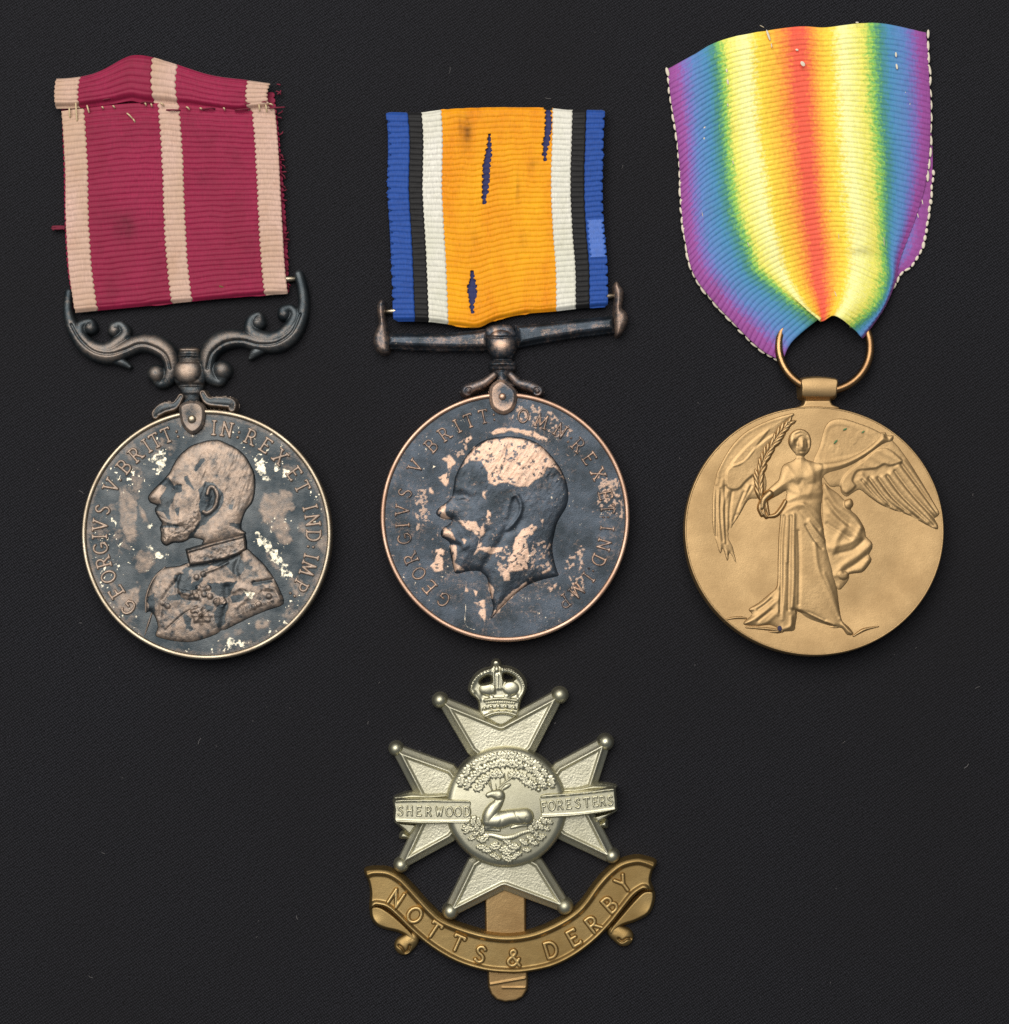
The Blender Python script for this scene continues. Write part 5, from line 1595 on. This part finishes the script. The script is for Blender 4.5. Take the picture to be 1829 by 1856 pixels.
# side banners
for zt, face, top, bot, slope, fold, roll, word in (
        (zBL, [(155, 600), (600, 585), (1100, 595), (1545, 612), (1572, 760), (1545, 1040), (1100, 1052), (700, 1062), (350, 1050), (150, 1015), (146, 800)],
         [(180, 625), (700, 612), (1530, 622)], [(180, 1000), (700, 1020), (1530, 1020)], [(158, 600), (230, 530), (480, 470), (800, 500), (1100, 490), (1200, 560), (700, 620)],
         [(165, 1010), (600, 1050), (560, 1120), (440, 1270), (320, 1180), (200, 1080)], [(290, 1190), (360, 1200), (440, 1270), (430, 1340), (300, 1340), (235, 1320), (240, 1250)],
         [('S', 262, 812), ('H', 428, 812), ('E', 600, 815), ('R', 780, 820), ('W', 978, 820), ('O', 1162, 825), ('O', 1320, 826), ('D', 1486, 826)]),
        (zBR, [(192, 500), (700, 470), (1200, 420), (1558, 375), (1590, 500), (1608, 760), (1560, 815), (1000, 905), (600, 945), (225, 965), (200, 800)],
         [(225, 540), (800, 490), (1545, 412)], [(230, 915), (900, 880), (1580, 790)], [(480, 470), (640, 400), (900, 375), (1180, 305), (1540, 345), (1562, 400), (900, 480)],
         [(1180, 900), (1600, 800), (1560, 860), (1250, 1055), (1210, 1000)], [(1250, 1060), (1420, 960), (1450, 1060), (1440, 1140), (1330, 1125), (1260, 1090)],
         [('F', 262, 738), ('O', 405, 718), ('R', 558, 700), ('E', 716, 685), ('S', 885, 672), ('T', 1052, 655), ('E', 1208, 640), ('R', 1345, 630), ('S', 1486, 622)])):
    poly_relief(TB, 'banner_fold', zt(fold), lambda X, Y, d: 12+9*ss(0, 5, d), M['nickel'], None, 22, 1.0, True, 14, -3, None, 3)
    poly_relief(TB, 'banner_roll', zt(roll), lambda X, Y, d: 10+9*ss(0, 6, d), M['nickel'], None, 20, 1.0, True, 14, -3, None, 3)
    bn = poly_relief(TB, 'banner', zt(face), lambda X, Y, d: 36+9*ss(0, 3.5, d)+ridge(zt(top), 2.2, 2.4, X, Y)+ridge(zt(bot), 2.2, 2.4, X, Y)-1.2+.15*(fbm(X, Y, 5, 2, 3)-.5), M['nickel'], None, 44, 1.0, True, 14, -3, None, 3)
    poly_relief(TB, 'banner_edge', zt(slope), lambda X, Y, d: 24+8*ss(0, 7, d), M['nickel'], bn, 32, 1.0, True, 14, -3, None, 3)
    rot = 0.3 if zt is zBL else -5.2
    for ch, x, y in word:
        px, py = zt([(x, y)])[0]
        zb = 43.7
        letter(TB, ch, px, py, 16.5, rot, zb, M['nickel'], bn, 46, sw=2.0, hl=3.6, serif=False, wid=.92 if ch != 'W' else .8, step=.7, bev=1.3)

# crown
cr = [(560, 1345), (480, 1240), (468, 1180), (445, 1010), (400, 930), (285, 835), (228, 720), (262, 590), (335, 450), (460, 330), (600, 262), (735, 228), (748, 130), (790, 75), (845, 60), (915, 82), (945, 150), (965, 205), (1100, 218), (1260, 270), (1400, 380), (1495, 520), (1520, 640), (1495, 780), (1425, 920), (1375, 1050), (1352, 1200), (1340, 1280), (1260, 1360), (950, 1540), (640, 1380)]
holes = [[(485, 565), (540, 490), (640, 432), (715, 438), (735, 500), (730, 560), (640, 600), (520, 610)], [(1008, 395), (1080, 380), (1180, 415), (1262, 480), (1200, 522), (1050, 530), (1004, 490)]]
holes = [sm(zP(h_), True, 4) for h_ in holes]


def crown_z(X, Y, d):
    hd_ = np.maximum(sdp(holes[0], X, Y), sdp(holes[1], X, Y))
    z = 14+12*ss(0, 3.5, d)*ss(0, 3, -hd_)
    R = lambda pts, w, a: ridge(zP(pts), w, a, X, Y)
    z = z+R([(600, 965), (800, 935), (1000, 930), (1300, 970)], 2.6, 3.2)+R([(610, 1320), (780, 1255), (940, 1230), (1110, 1240), (1280, 1290)], 3.2, 4.2)+R([(560, 1190), (950, 1170), (1340, 1200)], 2, -1.6)
    z = z+R([(330, 780), (300, 700), (350, 560), (480, 420), (700, 320)], 4.2, 2.6)+R([(1010, 310), (1180, 340), (1330, 440), (1430, 590), (1440, 760), (1360, 900)], 4.2, 2.6)+R([(350, 800), (460, 950)], 4, 2.6)
    z = z+R([(790, 340), (800, 600), (800, 790)], 2.6, 2.6)+R([(975, 260), (975, 500), (960, 700)], 2.6, 2.6)+R([(880, 420), (885, 700)], 3, 2.2)
    z = z+ball_bumps(zP([(730, 1115), (892, 1100), (1062, 1105), (1232, 1130), (590, 1150)]), 3.9, 3.2, X, Y)+ball_bumps(zP([(640+i*50, 1035-18*math.sin(i/12*3.14)) for i in range(13)]), 1.9, 1.8, X, Y)
    q = sm(zP([(290, 740), (350, 530), (480, 390), (680, 290)]), n=3)
    z = z+ball_bumps([tuple(p) for p in q], 1.9, 1.8, X, Y)
    q = sm(zP([(1050, 290), (1250, 350), (1400, 480), (1475, 660)]), n=4)
    z = z+ball_bumps([tuple(p) for p in q], 1.9, 1.8, X, Y)
    z = z+dome(*zP([(845, 140)])[0], 7.5, 7, 6, X, Y)+dome(*zP([(860, 285)])[0], 4.6, 5.6, 4.5, X, Y)
    z = z+dome(*zP([(650, 720)])[0], 15, 12, 5, X, Y)+dome(*zP([(1170, 700)])[0], 15, 13, 5, X, Y)+dome(*zP([(740, 890)])[0], 5, 3, 2.5, X, Y)+dome(*zP([(1075, 870)])[0], 5, 3, 2, X, Y)+R([(560, 860), (640, 900)], 4, -2)+R([(1280, 860), (1200, 900)], 4, -2)
    return np.where(hd_ > 0, 14-8*hd_, z)


poly_relief(TB, 'crown', zP(cr), crown_z, M['nickel'], None, 28, .7, True, 14, -3, None, 3)

# brass scroll
top = [(62, 122), (110, 104), (190, 106), (250, 128), (310, 172), (400, 270), (470, 345), (530, 395), (640, 440), (770, 477), (900, 490), (1010, 478), (1100, 450), (1200, 402), (1285, 345), (1340, 285), (1400, 200), (1470, 122), (1550, 62), (1640, 38), (1700, 44), (1768, 70)]
bot = [(1745, 130), (1735, 190), (1752, 245), (1690, 238), (1640, 272), (1580, 345), (1500, 445), (1400, 545), (1280, 632), (1150, 692), (1000, 722), (900, 726), (760, 712), (600, 662), (450, 575), (330, 475), (250, 395), (190, 345), (135, 332), (92, 352), (97, 260), (85, 190)]
scp = zL(top+bot)
tq = sm(zL(top), n=4)
bq = sm(zL(bot[3:19]), n=4)


def scroll_z(X, Y, d):
    z = 13+9*ss(0, 5, d)
    dt = sdl(tq, X, Y)
    db = sdl(bq, X, Y)
    z = z+3.6*np.exp(-((dt-9.5)/4.0)**2)+3.6*np.exp(-((db-6)/4.0)**2)-2.2*ss(13, 17, dt)*ss(9, 13, db)
    return z+.12*(fbm(X, Y, 8, 2, 3)-.5)


def sl(pts, k=570/1829):
    return [(640+x*k, 1540+y*k, r*k) for x, y, r in pts]


for fold, roll, cyl, mark in (
        ([(97, 335), (100, 395), (130, 440), (180, 466), (250, 482), (300, 505), (330, 540), (380, 530), (340, 470), (250, 385), (180, 335), (130, 320)], (290, 566), [(345, 520, 40), (330, 535, 48), (295, 562, 56)], [(265, 560), (285, 575), (300, 600), (320, 590), (330, 560)]),
        ([(1752, 240), (1757, 300), (1725, 375), (1650, 420), (1570, 448), (1530, 480), (1505, 510), (1480, 470), (1560, 370), (1630, 290), (1690, 236)], (1580, 515), [(1520, 480, 40), (1540, 490, 48), (1576, 512, 56)], [(1545, 520), (1565, 535), (1590, 520), (1615, 520)])):
    poly_relief(TB, 'scroll_fold', zL(fold), lambda X, Y, d: 7+7*ss(0, 6, d)+2*bump(*zL([(fold[2][0], fold[2][1])])[0], 14, 14, 1, X, Y), M['brass'], None, 14, 1.1, True, 14, -3, None, 3)
    mk = zL(mark)
    tube_relief(TB, 'scroll_roll', [sl(cyl)], 7, M['brass'], None, 16, 1.0, .55, 14, -3, lambda X, Y, d: -5*np.exp(-(sdl(sm(mk), X, Y)/2.0)**2))
scroll = poly_relief(TB, 'scroll', scp, scroll_z, M['brass'], None, 22, 1.15, True, 14, -3, None, 3)
zJ, zI = Z(640, 1540, 260), Z(960, 1530, 260)
for ch, (px, py), rot, H in (('N', zJ([(548, 625)])[0], 33, 31), ('O', zJ([(785, 838)])[0], 40, 31), ('T', zJ([(1035, 1030)])[0], 33, 31), ('T', zJ([(1335, 1198)])[0], 24, 31), ('S', zJ([(1622, 1340)])[0], 14, 32), ('&', zL([(935, 632)])[0], 3, 32),
                            ('D', zI([(272, 1350)])[0], -17, 32), ('E', zI([(560, 1200)])[0], -29, 32), ('R', zI([(812, 1025)])[0], -38, 32), ('B', zI([(1022, 778)])[0], -42, 32), ('Y', zI([(1195, 510)])[0], -36, 32)):
    letter(TB, ch, px, py, H*.88, rot, 21.0, M['brass_hi'], scroll, 24, sw=3.9, hl=4.2, serif=False, wid=1.08, step=.9, bev=3.2)

# ------------------------------------------------------------------ lint on the cloth
rl = np.random.RandomState(3)
V, F = [], []
for i in range(60):
    x, y = rl.rand()*1800+15, rl.rand()*1830+15
    a = rl.rand()*6.28
    L_ = .8+rl.rand()**3*6
    w_ = .35+rl.rand()*.35
    p = W([(x-L_*math.cos(a), y-L_*math.sin(a), .5), (x, y, 1.2), (x+L_*math.cos(a+.4), y+L_*math.sin(a+.4), .5)], 0)
    b0 = len(V)
    nrm = np.array([math.sin(a), math.cos(a), 0])*w_*S
    for q in p:
        V += [q-nrm, q+nrm, q+np.array([0, 0, w_*S*1.4])]
    for k in range(2):
        for j in range(3):
            F.append((b0+k*3+j, b0+k*3+(j+1) % 3, b0+k*3+3+(j+1) % 3, b0+k*3+3+j))
me = bpy.data.meshes.new('lint')
me.from_pydata([tuple(v) for v in V], [], F)
me.materials.append(M['lint'])
o = bpy.data.objects.new('lint', me)
COL.objects.link(o)
o['kind'] = 'stuff'
o['label'] = 'tiny pale lint fibres scattered on the black cloth'
o['category'] = 'lint'
